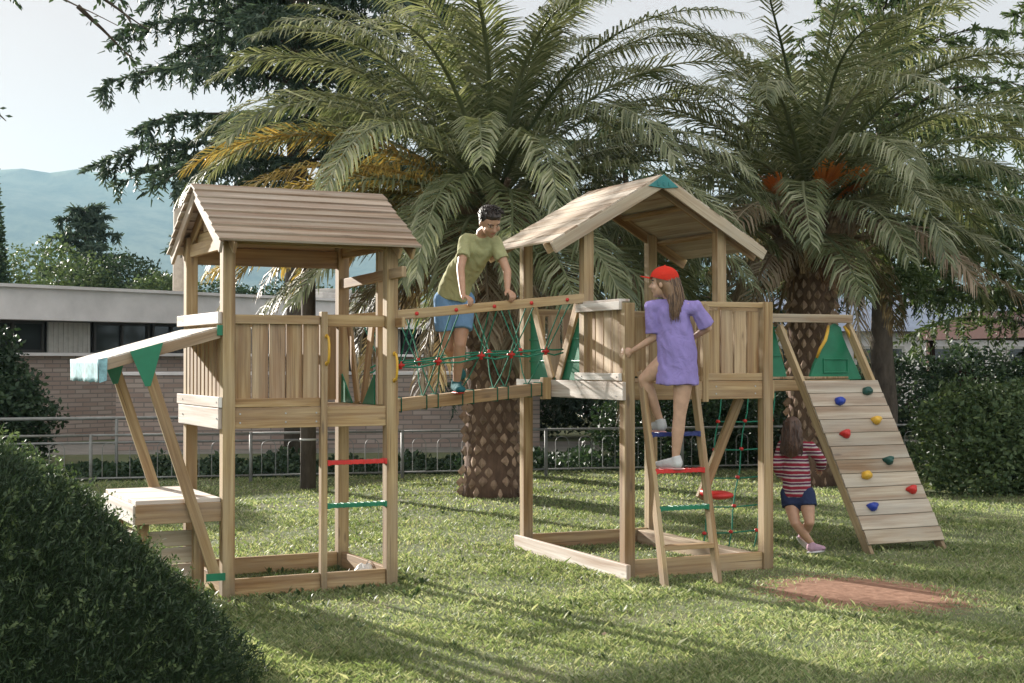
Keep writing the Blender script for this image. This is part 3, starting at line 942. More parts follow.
for (x, y, z, rr_, lab, mm, sd) in (
        (-13.1, 40, 3.75, 1.45, 'grey green leafy tree far left behind the low building roof', 'cedar_light', 41),
        (-11.3, 41, 3.75, 1.15, 'round dark green tree behind the low building roof', 'shrub_dark', 42),
        (-14.9, 47, 3.6, 1.3, 'small pale green tree just left of the round dark tree', 'shrub', 43),
        (-9.0, 37, 3.2, .8, 'yellowish green bush top beside the utility pole', 'shrub', 44)):
    leaf_blob('broadleaf_tree', lab, 'tree', x, y, [(0, 0, z, rr_ * 1.2, rr_, rr_ * .8), (rr_ * .6, .2, z - .4, rr_ * .9, rr_ * .8, rr_ * .7), (-rr_ * .8, 0, z - .5, rr_ * .8, rr_ * .7, rr_ * .6), (0, 0, z - rr_, rr_ * .8, rr_ * .7, rr_ * .8)], 9000, .13, M[mm], sd)
cedar('small pointed dark conifer rising behind the round tree over the low roof', -13.6, 45.5, 6.6, 47, M['cedar'], .7, .4, 30, 'conifer', .8, needle=.2)
leaf_blob('broadleaf_tree', 'long dark tree belt peeping over the flat roof between the pole and the left tower', 'tree', -7.4, 44, [(-1.5, 0, 2.8, 1.8, 1.2, 1.2), (.8, 0, 2.9, 1.6, 1.2, 1.1), (3.0, .3, 2.6, 1.8, 1.2, 1.3)], 16000, .15, M['shrub_dark'], 48)
# cypress column at the far left
leaf_blob('cypress', 'narrow dark cypress at the extreme left edge against the mountain', 'tree', -14.2, 39.0,
          [(0, 0, 1.5 + .75 * i, .62 - .085 * i, .62 - .085 * i, .75) for i in range(7)], 9000, .15, M['shrub_dark'], 51)

# clipped bush in the lower left foreground, dense small leaves
def mound():
    cx, cy = -3.62, 6.75
    r = np.random.default_rng(61)
    root = thing('clipped_bush', 'huge rounded bush in deep shade filling the lower left corner', 'bush', (cx, cy, 0))
    QR = [0, .2, .35, .5, .61, .74, .87, .98, 1.0]; QZ = [1.44, 1.40, 1.31, 1.14, .97, .69, .40, .08, -.03]
    def surf(q, ph, sc_=1.0):
        l = 1 + .012 * np.sin(ph * 9 + q * 11) + .012 * np.sin(ph * 21 + 2) * np.sin(q * 27) + .008 * np.sin(ph * 43) * np.sin(q * 57)
        z = np.interp(q, QR, QZ)
        return np.stack([2.46 * q * np.cos(ph) * l * sc_, 1.9 * q * np.sin(ph) * l * sc_, z * l * sc_], -1)
    # woody core keeps the inside opaque
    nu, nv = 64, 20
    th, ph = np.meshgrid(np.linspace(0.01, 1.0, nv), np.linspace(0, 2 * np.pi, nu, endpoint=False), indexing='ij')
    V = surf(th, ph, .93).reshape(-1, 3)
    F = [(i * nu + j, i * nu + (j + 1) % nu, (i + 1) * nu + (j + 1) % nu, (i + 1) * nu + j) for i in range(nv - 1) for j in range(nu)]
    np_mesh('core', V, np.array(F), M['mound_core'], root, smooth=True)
    n = 270000
    ph = r.uniform(0, 2 * np.pi, n); th = np.sqrt(r.uniform(0.0, 1, n))
    # only the half that can be seen needs the full density
    keep = (np.sin(ph) < .55) | (r.random(n) < .35)
    ph, th = ph[keep], th[keep]; n = len(ph)
    p = surf(th, ph, 1.0) * (1 - .085 * r.random(n)[:, None] ** 1.2)
    nrm = np.stack([p[:, 0] * .45, p[:, 1] * .55, np.full(n, 1.0)], 1); nrm /= np.linalg.norm(nrm, axis=1)[:, None]
    a = nrm * .75 + r.normal(size=(n, 3)) * .65 + np.array([0, 0, .25]); a /= np.linalg.norm(a, axis=1)[:, None]
    b = np.cross(a, r.normal(size=(n, 3))); b /= np.linalg.norm(b, axis=1)[:, None]
    s = r.uniform(.018, .048, n)[:, None]; tall = r.random(n) < .02; s[tall] *= 1.7
    V = np.stack([p, p + a * s * .45 + b * s * .10, p + a * s, p + a * s * .45 - b * s * .10], 1).reshape(-1, 3)
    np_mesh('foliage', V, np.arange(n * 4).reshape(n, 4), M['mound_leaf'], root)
    # stray shoots standing out of the clipped surface
    k = 1500; ph = r.uniform(-np.pi, 1.2, k); q = np.sqrt(r.uniform(0, 1, k)); p = surf(q, ph, .985)
    a = np.stack([p[:, 0] * .3, p[:, 1] * .3, np.full(k, .9)], 1) + r.normal(size=(k, 3)) * .45; a /= np.linalg.norm(a, axis=1)[:, None]
    b = np.cross(a, r.normal(size=(k, 3))); b /= np.linalg.norm(b, axis=1)[:, None]; s = r.uniform(.04, .13, k)[:, None]
    V = [np.stack([p - b * .0018, p + b * .0018, p + a * s + b * .001, p + a * s - b * .001], 1)]
    for t in (.4, .6, .8, 1.0):
        for sg in (-1, 1):
            c = p + a * s * t; d = a * .6 + b * sg * .8; w2 = np.cross(d, a + r.normal(size=(k, 3)) * .4); w2 /= np.linalg.norm(w2, axis=1)[:, None]; l = r.uniform(.014, .032, k)[:, None]
            V.append(np.stack([c, c + d * l * .5 + w2 * l * .26, c + d * l, c + d * l * .5 - w2 * l * .26], 1))
    V = np.concatenate(V).reshape(-1, 3)
    np_mesh('shoots', V, np.arange(len(V)).reshape(-1, 4), M['shrub'], root)
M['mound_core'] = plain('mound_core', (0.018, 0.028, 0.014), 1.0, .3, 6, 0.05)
mound()

# overhanging branch, top left: belongs to a tree standing to the left of the picture
def side_tree():
    r = random.Random(71)
    root = thing('overhanging_tree', 'thin leafy branches hanging into the top left corner of the sky', 'tree', (-6.3, 11.4, 0))
    tk = MB(71); V = []; F = []
    tk.tube([(0, 0, -.1), (.05, 0, 2), (-.05, .1, 4), (.1, 0, 6.2)], [.22, .19, .15, .06], 12)
    def spray(p, d, n, ln=.11):
        for _ in range(n):
            e = np.array([r.gauss(0, 1), r.gauss(0, 1), r.gauss(-.5, .8)]); e /= np.linalg.norm(e)
            q = np.array(p) + e * r.uniform(0, .07)
            wv = np.cross(e, [r.gauss(0, 1), r.gauss(0, 1), r.gauss(0, 1)]); wv /= np.linalg.norm(wv) + 1e-6
            wv *= ln * .22; b = len(V)
            V.extend([q, q + e * ln * .5 + wv, q + e * ln, q + e * ln * .5 - wv]); F.append((b, b + 1, b + 2, b + 3))
    def branch(p, d, ln, rad, depth):
        p = np.array(p, float); d = np.array(d, float); d /= np.linalg.norm(d)
        steps = max(4, int(ln / .12)); pts = [p.copy()]
        for i in range(steps):
            d = d + np.array([r.uniform(-.12, .12), r.uniform(-.12, .12), r.uniform(-.075, .035)]); d /= np.linalg.norm(d)
            p = p + d * ln / steps; pts.append(p.copy())
            if depth and i > 1 and r.random() < (.38 if depth == 2 else .3):
                sd = d + np.array([r.uniform(-.7, .7), r.uniform(-.7, .7), r.uniform(-.8, .2)])
                branch(p, sd, ln * r.uniform(.12, .26), rad * .5, depth - 1)
            if depth < 2 and r.random() < .8: spray(p, d, r.randint(4, 9), .075)
        tk.tube([tuple(q) for q in pts], [max(.004, rad * (1 - i / len(pts))) for i in range(len(pts))], 5, cap=False)
    for (z, d, ln) in ((5.25, (1, .02, .03), 3.2), (5.45, (1, .2, .05), 3.0), (5.6, (1, -.12, .02), 2.9), (4.7, (.7, .9, .1), 2.6), (4.9, (-1, 0, .3), 2.4), (5.2, (-.5, 1, .4), 2.5), (5.0, (-.4, -1, .4), 2.5), (6.0, (.4, .3, 1), 2.0), (5.8, (-.6, -.2, 1), 2.0)):
        branch((0, 0, z), d, ln, .045, 2)
    tk.build('trunk', M['bark'], root, smooth=True)
    np_mesh('crown', np.array(V), np.array(F), M['shrub_dark'], root)
side_tree()

# ------------------------------------------------------------------ play towers
BV = .004
PW = .085

def slat_wall(parent, name, p0, p1, z0, z1, n, gap, t=.018, mname='pine', seed=0):
    """vertical boards between p0 and p1 (xy), separate boards in one part"""
    mb = MB(seed); p0 = Vector((*p0, 0)); p1 = Vector((*p1, 0)); d = p1 - p0; L = d.length; d.normalize()
    w = (L - gap * (n - 1)) / n
    r = random.Random(seed)
    for i in range(n):
        c = p0 + d * (i * (w + gap) + w / 2)
        mb.board(c + Vector((0, 0, z0 + r.uniform(-.004, .004))), c + Vector((0, 0, z1 + r.uniform(-.004, .004))), w, t, d)
    return mb.build(name, M[mname], parent, .003)

def one(parent, name, p0, p1, w, t, side, mname='pine', seed=None, taper=1.0):
    if seed is None: seed = int((p0[0] * 131 + p0[1] * 57 + p0[2] * 17 + p1[0] * 7) * 10)
    return MB(seed).board(p0, p1, w, t, side, 0, taper).build(name, M[mname], parent, BV)

def screws(parent, pts, axis):
    for p in pts:
        p = Vector(p); MB(1).tube([p - Vector(axis) * .001, p + Vector(axis) * .003], .006, 8).build('screw', M['steel'], parent)

def grab_handle(parent, p, out, h=.20):
    """bent plastic hand grip fixed at two ends"""
    p = Vector(p); out = Vector(out)
    z = Vector((0, 0, 1)); mb = MB(3)
    pts = [p - z * h / 2, p - z * h * .42 + out * .04, p - z * h * .2 + out * .055, p + z * h * .2 + out * .055, p + z * h * .42 + out * .04, p + z * h / 2]
    mb.tube(pts, [.010, .009, .009, .009, .009, .010], 8)
    for s in (-1, 1): mb.ball(p + z * h * .47 * s + out * .004, .014, 8, 0, (1, .6, 1.2))
    return mb.build('grab_handle', M['yellow'], parent, smooth=True)

def rung(parent, a, b, mname):
    """flattened plastic step with end collars"""
    a = Vector(a); b = Vector(b); mb = MB(4)
    d = (b - a).normalized()
    n = 9
    mb.board(a, b, .062, .028, (d.y, -d.x, 0))
    for k in range(n):
        c = a + (b - a) * ((k + .5) / n); mb.board(c - d * .006, c + d * .006, .066, .033, (d.y, -d.x, 0))
    for e, s in ((a, 1), (b, -1)): mb.board(e, e + d * .018 * s, .074, .040, (d.y, -d.x, 0))
    return mb.build('rung', M[mname], parent, .003)

def v_opening(tower, u, a0, a1, z0, z1, inner=1, seed=0, frac=1.0):
    """V shaped passage in a side wall: two leaning boards with plastic panels outside them"""
    am = (a0 + a1) / 2
    for s, ae in ((-1, a0), (1, a1)):
        top = (u, ae + s * -.11, z1); bot = (u, am + s * .055, z0)
        one(tower, 'leaning_board', bot, top, .085, .020, (0, 1, 0), 'pine', seed + s + 5)
        pl = MB(7)
        zt_ = z0 + (z1 - z0) * frac
        ax_ = (am + s * .05) + ((ae + s * -.06) - (am + s * .05)) * (frac if frac == 1 else .62)
        poly = [(u + .016 * inner, ae + s * -.01, z0), (u + .016 * inner, am + s * .05, z0), (u + .016 * inner, ax_, zt_ - .02), (u + .016 * inner, ae + s * -.01, zt_ - .02)]
        if frac < 1: poly = [poly[0], (u + .016 * inner, am + s * .11, z0), (u + .016 * inner, ae + s * -.02, zt_)]
        pl.prism(poly, (.012 * inner, 0, 0))
        for q in ((.25, .55, .8) if frac == 1 else ()):
            zq = z0 + (z1 - z0) * q; wq = (1 - q) * .9 + .1
            e = ae + (am - ae) * wq * .85
            pl.board((u + .014 * inner, ae, zq), (u + .014 * inner, e, zq), .014, .012, (0, 0, 1))
        pl.build('side_panel', M['green'], tower, .002)

# ---------------- left tower
T1 = thing('play_tower', 'left wooden play tower with gabled board roof, sloping side awning and red and green rungs', 'play tower', (-1.92, 9.60, 0), R(26.8))
def left_tower(T):
    W, L = 1.18, 1.0
    zb, zt, zr = 1.135, 1.275, 1.905
    # posts
    for (u, a, h) in ((0, 0, 2.50), (W, 0, 2.50), (W, L, 2.50), (0, L, 2.50)):
        one(T, 'post', (u, a, -.05), (u, a, h), PW, PW, (1, 0, 0), 'pine_post', int(u * 10 + a * 3 + 2))
    # sandbox frame
    h = PW / 2
    for (p, q, sd) in (((h, -.005, .06), (W - h, -.005, .06), (0, 1, 0)), ((h, L, .06), (W - h, L, .06), (0, 1, 0)), ((0, h, .06), (0, L - h, .06), (1, 0, 0)), ((W, h, .06), (W, L - h, .06), (1, 0, 0))):
        one(T, 'base_plank', p, q, .035, .125, sd, 'pine')
    # platform frame and floor
    for (p, q, sd) in (((h, -.012, (zb + zt) / 2), (W - h, -.012, (zb + zt) / 2), (0, 1, 0)), ((h, L, (zb + zt) / 2), (W - h, L, (zb + zt) / 2), (0, 1, 0)),
                       ((-h - .013, -.02, (zb + zt) / 2), (-h - .013, L + .09, (zb + zt) / 2), (1, 0, 0)), ((W + h + .013, h * 0 - .0, (zb + zt) / 2), (W + h + .013, L + .05, (zb + zt) / 2), (1, 0, 0))):
        one(T, 'frame_beam', p, q, .026, zt - zb, sd, 'pine_sunlit' if p[0] < -.01 else 'pine')
    fl = MB(11)
    for i in range(8):
        fl.board((h + .003, .065 + i * .124, zt - .012), (W - h - .003, .065 + i * .124, zt - .012), .118, .022, (0, 1, 0))
    fl.build('floor', M['pine'], T, .003)
    # front: panel, stile post and gap with rungs
    us = .672
    one(T, 'stile', (us, -.02, -.04), (us, -.02, zr + .03), .045, .06, (1, 0, 0), 'pine_post', 31)
    slat_wall(T, 'wall_slats', (.055, 0.014), (us - .03, .014), zt + .055, zr - .05, 5, .012, .018, 'pine', 32)
    one(T, 'top_rail', (h, -.008, zr - .028), (us - .024, -.008, zr - .028), .03, .062, (0, 1, 0), 'pine', 33)
    one(T, 'top_rail', (us + .024, .012, zr - .030), (W - h, .012, zr - .030), .03, .085, (0, 1, 0), 'pine', 34)
    one(T, 'bottom_rail', (h, -.010, zt + .034), (us - .024, -.010, zt + .034), .03, .060, (0, 1, 0), 'pine', 35)
    for z, c in ((.885, 'red'), (.585, 'green')):
        rung(T, (us + .023, -.015, z), (W - h, -.015, z), c)
    grab_handle(T, (us + .012, -.052, 1.67), (0, -1, 0)); grab_handle(T, (W + .012, -.045, 1.55), (0, -1, 0))
    # left side: two lit planks and narrow slats
    one(T, 'bottom_rail', (-h - .014, -.03, zt + .040), (-h - .014, L + .13, zt + .040), .028, .072, (1, 0, 0), 'pine_sunlit', 36)
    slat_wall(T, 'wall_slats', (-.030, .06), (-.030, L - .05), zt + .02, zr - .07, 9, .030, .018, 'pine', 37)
    one(T, 'top_rail', (-h - .014, -.02, zr - .02), (-h - .014, L + .13, zr - .02), .030, .080, (1, 0, 0), 'pine_sunlit', 38)
    # back wall
    slat_wall(T, 'wall_slats', (.055, L - .012), (W - .055, L - .012), zt + .02, zr - .05, 8, .012, .018, 'pine', 39)
    one(T, 'top_rail', (h, L, zr - .03), (W - h, L, zr - .03), .03, .062, (0, 1, 0), 'pine', 40)
    # right side: slim post, rail, V opening to the bridge, high side beam
    one(T, 'slim_post', (W, .21, zt), (W, .21, 2.40), .045, .045, (1, 0, 0), 'pine_post', 41)
    one(T, 'side_beam', (W - .01, -.28, 2.215), (W - .01, L - h, 2.185), .035, .075, (1, 0, 0), 'pine', 42)
    one(T, 'top_rail', (W + .035, -.16, zr - .04), (W + .035, .26, zr - .04), .028, .07, (1, 0, 0), 'pine', 43)
    v_opening(T, W, .235, L - h, zt, zr, -1, 44, .35)
    # headers under the eaves
    one(T, 'header_beam', (h, .0, 2.43), (W - h, .0, 2.43), .035, .09, (0, 1, 0), 'pine', 45)
    one(T, 'header_beam', (h, L, 2.37), (W - h, L, 2.37), .035, .13, (0, 1, 0), 'pine', 46)
    one(T, 'side_beam', (0, h, 2.40), (0, L - h, 2.40), .035, .09, (1, 0, 0), 'pine', 47)
    one(T, 'side_beam', (W, h, 2.42), (W, L - h, 2.42), .035, .07, (1, 0, 0), 'pine', 48)
    # roof: lapped boards on rafters
    half, ez, rz_, am = .715, 2.385, 2.83, .5
    u0, u1 = -.13, W + .135
    roof = MB(50)
    sl_ = math.hypot(half, rz_ - ez)
    for s in (-1, 1):
        d = Vector((0, s * half, ez - rz_)).normalized()       # down the slope
        n = Vector((0, s * (rz_ - ez), half)).normalized()
        k = 8; st = sl_ / k
        for i in range(k):
            c0 = Vector((0, am, rz_)) + d * (i * st - .004) + n * .004
            c1 = Vector((0, am, rz_)) + d * ((i + 1) * st + .014) + n * .021
            dd = (c1 - c0); ww = dd.length; cc = (c0 + c1) / 2
            j = roof.rnd.uniform(-.006, .006)
            roof.board(Vector((u0 + j, cc.y, cc.z)), Vector((u1 + j, cc.y, cc.z)), ww, .017, dd.normalized())
    ro = roof.build('roof', M['pine_roof'], T, .002)
    for u in (u0 + .035, -.0, W, u1 - .035):
        for s in (-1, 1):
            p0 = Vector((u, am, rz_ - .060)); p1 = Vector((u, am + s * (half - .03), ez - .040))
            one(ro, 'rafter', tuple(p0), tuple(p1), .022, .085, (1, 0, 0), 'pine_roof' if u < -.05 else 'pine', int(u * 20 + s + 30))
    for u in (.03, W - .03):
        gb = MB(56)   # gable boards inside the left and right ends
        for i in range(2):
            z = 2.47 + i * .10; hw = (rz_ - .07 - z - .05) / (rz_ - ez) * half
            if hw > .05: gb.board((u, am - hw, z), (u, am + hw, z), .095, .016, (0, 0, 1))
        gb.build('gable_board', M['pine'], ro, .002)
    # ---- side counter with awning
    cu = .61
    zc = .675
    ct = MB(60)
    for i in range(5):
        a_ = -.0 + .10 + i * .20
        ct.board((-h - .003, a_, zc - .014), (-cu, a_, zc - .014), .196, .028, (0, 1, 0))
    cto = ct.build('counter_top', M['pine_sunlit'], T, .003)
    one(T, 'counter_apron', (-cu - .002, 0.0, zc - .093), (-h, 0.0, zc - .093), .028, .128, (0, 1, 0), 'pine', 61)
    one(T, 'counter_apron', (-cu + .0, .016, zc - .093), (-cu + .0, L - .0, zc - .093), .028, .128, (1, 0, 0), 'pine_sunlit', 62)
    one(T, 'counter_apron', (-cu, L + .0, zc - .093), (-h, L + .0, zc - .093), .028, .128, (0, 1, 0), 'pine', 63)
    one(T, 'counter_post', (-.17, .10, -.04), (-.17, .10, zc - .03), .07, .05, (1, 0, 0), 'pine_post', 64)
    one(T, 'counter_post', (-.54, .10, -.04), (-.54, .10, zc - .03), .07, .05, (1, 0, 0), 'pine_post', 65)
    one(T, 'counter_post', (-.54, L - .08, -.04), (-.54, L - .08, zc - .03), .07, .05, (1, 0, 0), 'pine_post', 66)
    kp = MB(67)
    for i in range(4):
        kp.board((-.50, .13, .065 + i * .112), (-.208, .13, .065 + i * .112), .106, .02, (0, 0, 1))
        kp.board((-.56, .16, .065 + i * .112), (-.56, L - .12, .065 + i * .112), .106, .02, (0, 0, 1))
    kp.build('counter_panel', M['pine_dull'], T, .003)
    # awning board
    P0 = Vector((-h - .02, 0, 1.815)); P1 = Vector((-.845, 0, 1.592))
    dv = (P1 - P0).normalized()
    aw = MB(68)
    nb = 7; tot = (P1 - P0).length
    for i in range(nb):
        c0 = P0 + dv * (tot * (i + .5) / nb)
        aw.board(c0 + Vector((0, .0, .0)), c0 + Vector((0, L + .02, 0)), tot / nb - .004, .018, dv)
    awo = aw.build('awning', M['fascia_white'], T, .002)
    one(awo, 'awning_rafter', tuple(P0 + Vector((.0, -.010, -.035))), tuple(P1 + Vector((0, -.010, -.035))), .028, .068, (0, 1, 0), 'pine_dull', 69)
    one(awo, 'awning_rafter', tuple(P0 + Vector((.0, L, -.038))), tuple(P1 + Vector((0, L, -.038))), .028, .062, (0, 1, 0), 'pine_dull', 70)
    # cloth valance hanging from the outer edge, slightly wavy
    V = []; F = []; nx, nz = 40, 6
    for j in range(nz):
        for i in range(nx):
            a_ = (L + .04) * i / (nx - 1) - .02; q = j / (nz - 1)
            V.append((P1.x - .012 + .006 * q * math.sin(a_ * 13), a_, P1.z + .014 - q * (.150 + .003 * math.sin(a_ * 31))))
    for j in range(nz - 1):
        for i in range(nx - 1): F.append((j * nx + i, j * nx + i + 1, (j + 1) * nx + i + 1, (j + 1) * nx + i))
    vo = np_mesh('valance', np.array(V), np.array(F), M['cloth_blue'], awo, smooth=True)
    sm_ = vo.modifiers.new('thickness', 'SOLIDIFY'); sm_.thickness = .003
    V2 = MB(71); V2.prism([(P1.x - .012, -.035, P1.z + .012), (P1.x + .045, -.035, P1.z + .026), (P1.x + .040, -.035, P1.z - .125), (P1.x - .006, -.035, P1.z - .140)], (0, .006, 0))
    V2.build('valance', M['cloth_blue'], awo)
    # stays with plastic corner plates
    for a_, ub, zb_ in ((-.032, -.09, .16), (L + .03, -.25, zc - .02)):
        ut, zt_ = -.56, 1.60
        one(T, 'awning_stay', (ub, a_, zb_), (ut, a_, zt_), .026, .075, (0, 1, 0), 'pine_post', 72 + int(a_))
        cp = MB(74)
        y_ = a_ + (-.018 if a_ < .5 else -.028)
        cp.prism([(ut - .10, y_, zt_ + .055), (ut + .115, y_, zt_ + .115), (ut + .035, y_, zt_ - .17), (ut + .0, y_, zt_ - .175)], (0, .006, 0))
        cp.build('corner_plate', M['green'], T)
    fp = MB(75); fp.box((-.09, -.052, .15), (.13, .006, .05)); fp.build('corner_plate', M['green'], T)
    sc_ = MB(76); sc_.box((-.03, -.03, 1.80), (.10, .01, .07)); sc_.build('corner_plate', M['green'], T)
    screws(T, [(u, -.0265, z) for u in (.08, .4, .62) for z in (zb + .04, zt - .04)], (0, -1, 0))
    screws(T, [(-h - .028, a, z) for a in (.02, .95) for z in (zb + .07, zt + .04, zr - .02)], (-1, 0, 0))
M['fascia_white'] = wood('awning_board', (0.50, 0.47, 0.42), (0.60, 0.58, 0.53), (0.70, 0.69, 0.65), 0.4)
left_tower(T1)

# ---------------- right tower
T2 = thing('play_tower', 'right wooden play tower with open gable roof, slanted ladder and climbing wall on its right', 'play tower', (.845, 10.44, 0), R(24.3))
def right_tower(T):
    W, X, L = 1.21, .65, 1.76
    zb, zt, zr = 1.305, 1.44, 2.02
    h = PW / 2
    for (u, a, z0, z1) in ((0, 0, -.05, zr + .0), (W, 0, -.05, zr + .025), (W, L, -.05, 2.70), (0, L, -.05, 2.70), (0, X, zb - .0, 2.70), (W, X, zb, 2.70)):
        one(T, 'post', (u, a, z0), (u, a, z1), PW, PW, (1, 0, 0), 'pine_post', int(u * 10 + a * 3 + 102))
    # base frame: lit left plank, low front plank
    one(T, 'base_plank', (-h - .018, -.13, .055), (-h - .018, L + .08, .055), .035, .125, (1, 0, 0), 'pine_sunlit', 110)
    one(T, 'base_plank', (W - h - .06, .06, .055), (W - h - .06, L - h, .055), .12, .125, (1, 0, 0), 'pine_dull', 111)
    one(T, 'base_plank', (h, .0, .065), (W - h, .0, .065), .035, .135, (0, 1, 0), 'pine', 112)
    one(T, 'base_plank', (h, L, .065), (W - h, L, .065), .035, .125, (0, 1, 0), 'pine', 113)
    # platform beams and floor
    zm = (zb + zt) / 2
    one(T, 'frame_beam', (h, -.012, zm), (W - h, -.012, zm), .028, zt - zb, (0, 1, 0), 'pine', 114)
    one(T, 'frame_beam', (h, L, zm), (W - h, L, zm), .028, zt - zb, (0, 1, 0), 'pine', 115)
    one(T, 'frame_beam', (-h - .014, -.06, zm), (-h - .014, L + .05, zm), .028, zt - zb, (1, 0, 0), 'pine_sunlit', 116)
    one(T, 'frame_beam', (W + h + .014, -.02, zm), (W + h + .014, L + .05, zm), .028, zt - zb, (1, 0, 0), 'pine', 117)
    fl = MB(118)
    for i in range(13):
        fl.board((h + .003, .08 + i * .131, zt - .012), (W - h - .003, .08 + i * .131, zt - .012), .126, .022, (0, 1, 0))
    fl.build('floor', M['pine'], T, .003)
    # front: gap for the ladder, stile, panel of spaced boards
    us = .655
    one(T, 'stile', (us, -.012, zb - .02), (us, -.012, zr + .0), .05, .05, (1, 0, 0), 'pine_post', 120)
    slat_wall(T, 'wall_slats', (us + .045, .016), (W - .055, .016), zt + .05, zr - .045, 4, .016, .018, 'pine', 121)
    one(T, 'top_rail', (us - .03, -.006, zr - .0), (W - h, -.006, zr - .0), .055, .040, (0, 1, 0), 'pine', 122)
    one(T, 'bottom_rail', (us + .026, -.012, zt + .032), (W - h, -.012, zt + .032), .026, .055, (0, 1, 0), 'pine', 123)
    # left wall: boards on the front bay, V opening on the roofed bay
    slat_wall(T, 'wall_slats', (-.010, .07), (-.010, X - .06), zt + .045, zr - .04, 4, .014, .018, 'pine', 124)
    one(T, 'top_rail', (-h - .01, .00, zr - .02), (-h - .01, X + .06, zr - .02), .030, .062, (1, 0, 0), 'pine_sunlit', 125)
    one(T, 'top_rail', (-.01, .02, zr + .02), (-.01, X - h, zr + .02), .09, .02, (1, 0, 0), 'pine_sunlit', 126)
    one(T, 'bottom_rail', (-h - .014, -.0, zt + .035), (-h - .014, X + .07, zt + .035), .028, .055, (1, 0, 0), 'pine_sunlit', 127)
    v_opening(T, 0, X + h, L - h, zt, zr + .02, 1, 128)
    # right wall and back wall
    slat_wall(T, 'wall_slats', (W - .0, .07), (W - .0, X - .06), zt + .02, zr - .04, 4, .03, .018, 'pine', 131)
    slat_wall(T, 'wall_slats', (W - .0, X + .07), (W - .0, L - .35), zt + .02, zr - .04, 5, .03, .018, 'pine', 132)
    one(T, 'top_rail', (W, h, zr - .02), (W, L - h, zr - .02), .03, .062, (1, 0, 0), 'pine', 133)
    slat_wall(T, 'wall_slats', (.06, L - .01), (W - .06, L - .01), zt + .02, zr - .04, 8, .03, .018, 'pine', 134)
    one(T, 'top_rail', (h, L, zr - .02), (W - h, L, zr - .02), .03, .062, (0, 1, 0), 'pine', 135)
    # roof: boards run front to back on each slope
    half, ez, rz_, um = .955, 2.495, 3.045, W / 2
    a0, a1 = X - .13, L + .0
    sl_ = math.hypot(half, rz_ - ez)
    roof = MB(140)
    for s in (-1, 1):
        d = Vector((s * half, 0, ez - rz_)).normalized()
        n = Vector((s * (rz_ - ez), 0, half)).normalized()
        k = 9; st = sl_ / k
        for i in range(k):
            c = Vector((um, 0, rz_)) + d * ((i + .5) * st) + n * (.008 + (.004 if i % 2 else 0))
            roof.board((c.x, a0, c.z), (c.x, a1, c.z), st + (.004 if i % 2 else -.003), .017, d)
    ro = roof.build('roof', M['pine_roof2'], T, .002)
    for a_ in (a0 + .0, X, L, ):
        for s in (-1, 1):
            p0 = (um + s * .01, a_, rz_ - .050); p1 = (um + s * (half - .0), a_, ez - .046)
            one(ro, 'rafter', p0, p1, .024, .088, (0, 1, 0), 'pine_dull' if a_ < X - .01 else 'pine', 141 + int(a_ * 10) + s)
    for s in (-1, 1):
        for q in (.33, .70):
            one(ro, 'purlin', (um + s * half * q, a0 + .03, rz_ - (rz_ - ez) * q - .032), (um + s * half * q, a1 - .03, rz_ - (rz_ - ez) * q - .032), .04, .03, (s * half, 0, ez - rz_), 'pine', 150 + s)
    g = MB(151)
    g.prism([(um, a0 - .026, rz_ + .012), (um - .135, a0 - .026, rz_ - .085), (um, a0 - .026, rz_ - .098), (um + .135, a0 - .026, rz_ - .085)], (0, .012, 0))
    for q in (-.05, 0, .05): g.box((um + q, a0 - .028, rz_ - .062), (.022, .006, .035))
    g.build('gable_plate', M['teal'], ro, .002)
    # ladder leaning against the front
    lad_t, lad_b, wl = Vector((.03, -.075, 1.52)), Vector((-.02, -.50, -.03)), .45
    lo = []
    for k in (0, 1):
        o_ = Vector((.045 + wl * k * .98, 0, 0))
        lo.append(one(T, 'ladder_stringer', tuple(lad_b + o_ * (1 if k else .6) + Vector((.02 if not k else .0, 0, 0))), tuple(lad_t + o_), .034, .072, (1, 0, 0), 'pine_post', 160 + k))
    for z, c in ((.80, 'red'), (.54, 'green'), (1.06, 'navy_plastic')):
        t = (z - lad_b.z) / (lad_t.z - lad_b.z); p = lad_b + (lad_t - lad_b) * t
        rung(T, (p.x + .055, p.y, z), (p.x + wl + .018, p.y, z), c)
    t = (.275 + .03) / (lad_t.z - lad_b.z); p = lad_b + (lad_t - lad_b) * t
    one(T, 'ladder_tread', (p.x + .05, p.y, .27), (p.x + wl + .02, p.y, .27), .075, .035, (0, 1, 0), 'pine', 163)
    # hanging arm with red seat under the platform
    one(T, 'hanging_arm', (.786, .259, .53), (1.18, .314, 1.30), .04, .075, (0, 1, 0), 'pine_post', 165)
    sd = MB(166); sd.ball((.87, .13, .565), .115, 18, 0, (1, 1, .30)); sd.tube([(.87, .13, .56), (.79, .25, .58)], .03, 8)
    sd.build('seat', M['red'], T, smooth=True)
    # side deck that carries the climbing wall
    ad = 1.43; ue = W + 1.86
    one(T, 'deck_beam', (W + h + .03, ad, zm), (ue + .03, ad, zm), .03, .10, (0, 1, 0), 'pine', 170)
    one(T, 'deck_beam', (W + h + .03, ad + .32, zm), (ue + .03, ad + .32, zm), .03, .10, (0, 1, 0), 'pine', 171)
    dk = MB(172)
    for i in range(15): dk.board((W + .115 + i * .122, ad - .01, zt + .0), (W + .115 + i * .122, ad + .34, zt + .0), .115, .02, (1, 0, 0))
    dk.build('floor', M['pine'], T, .003)
    one(T, 'deck_rail', (W + .02, ad - .02, zr - .045), (ue + .04, ad - .02, zr - .045), .05, .075, (0, 1, 0), 'pine_dull', 173)
    pl = MB(175)
    y_ = ad + .05
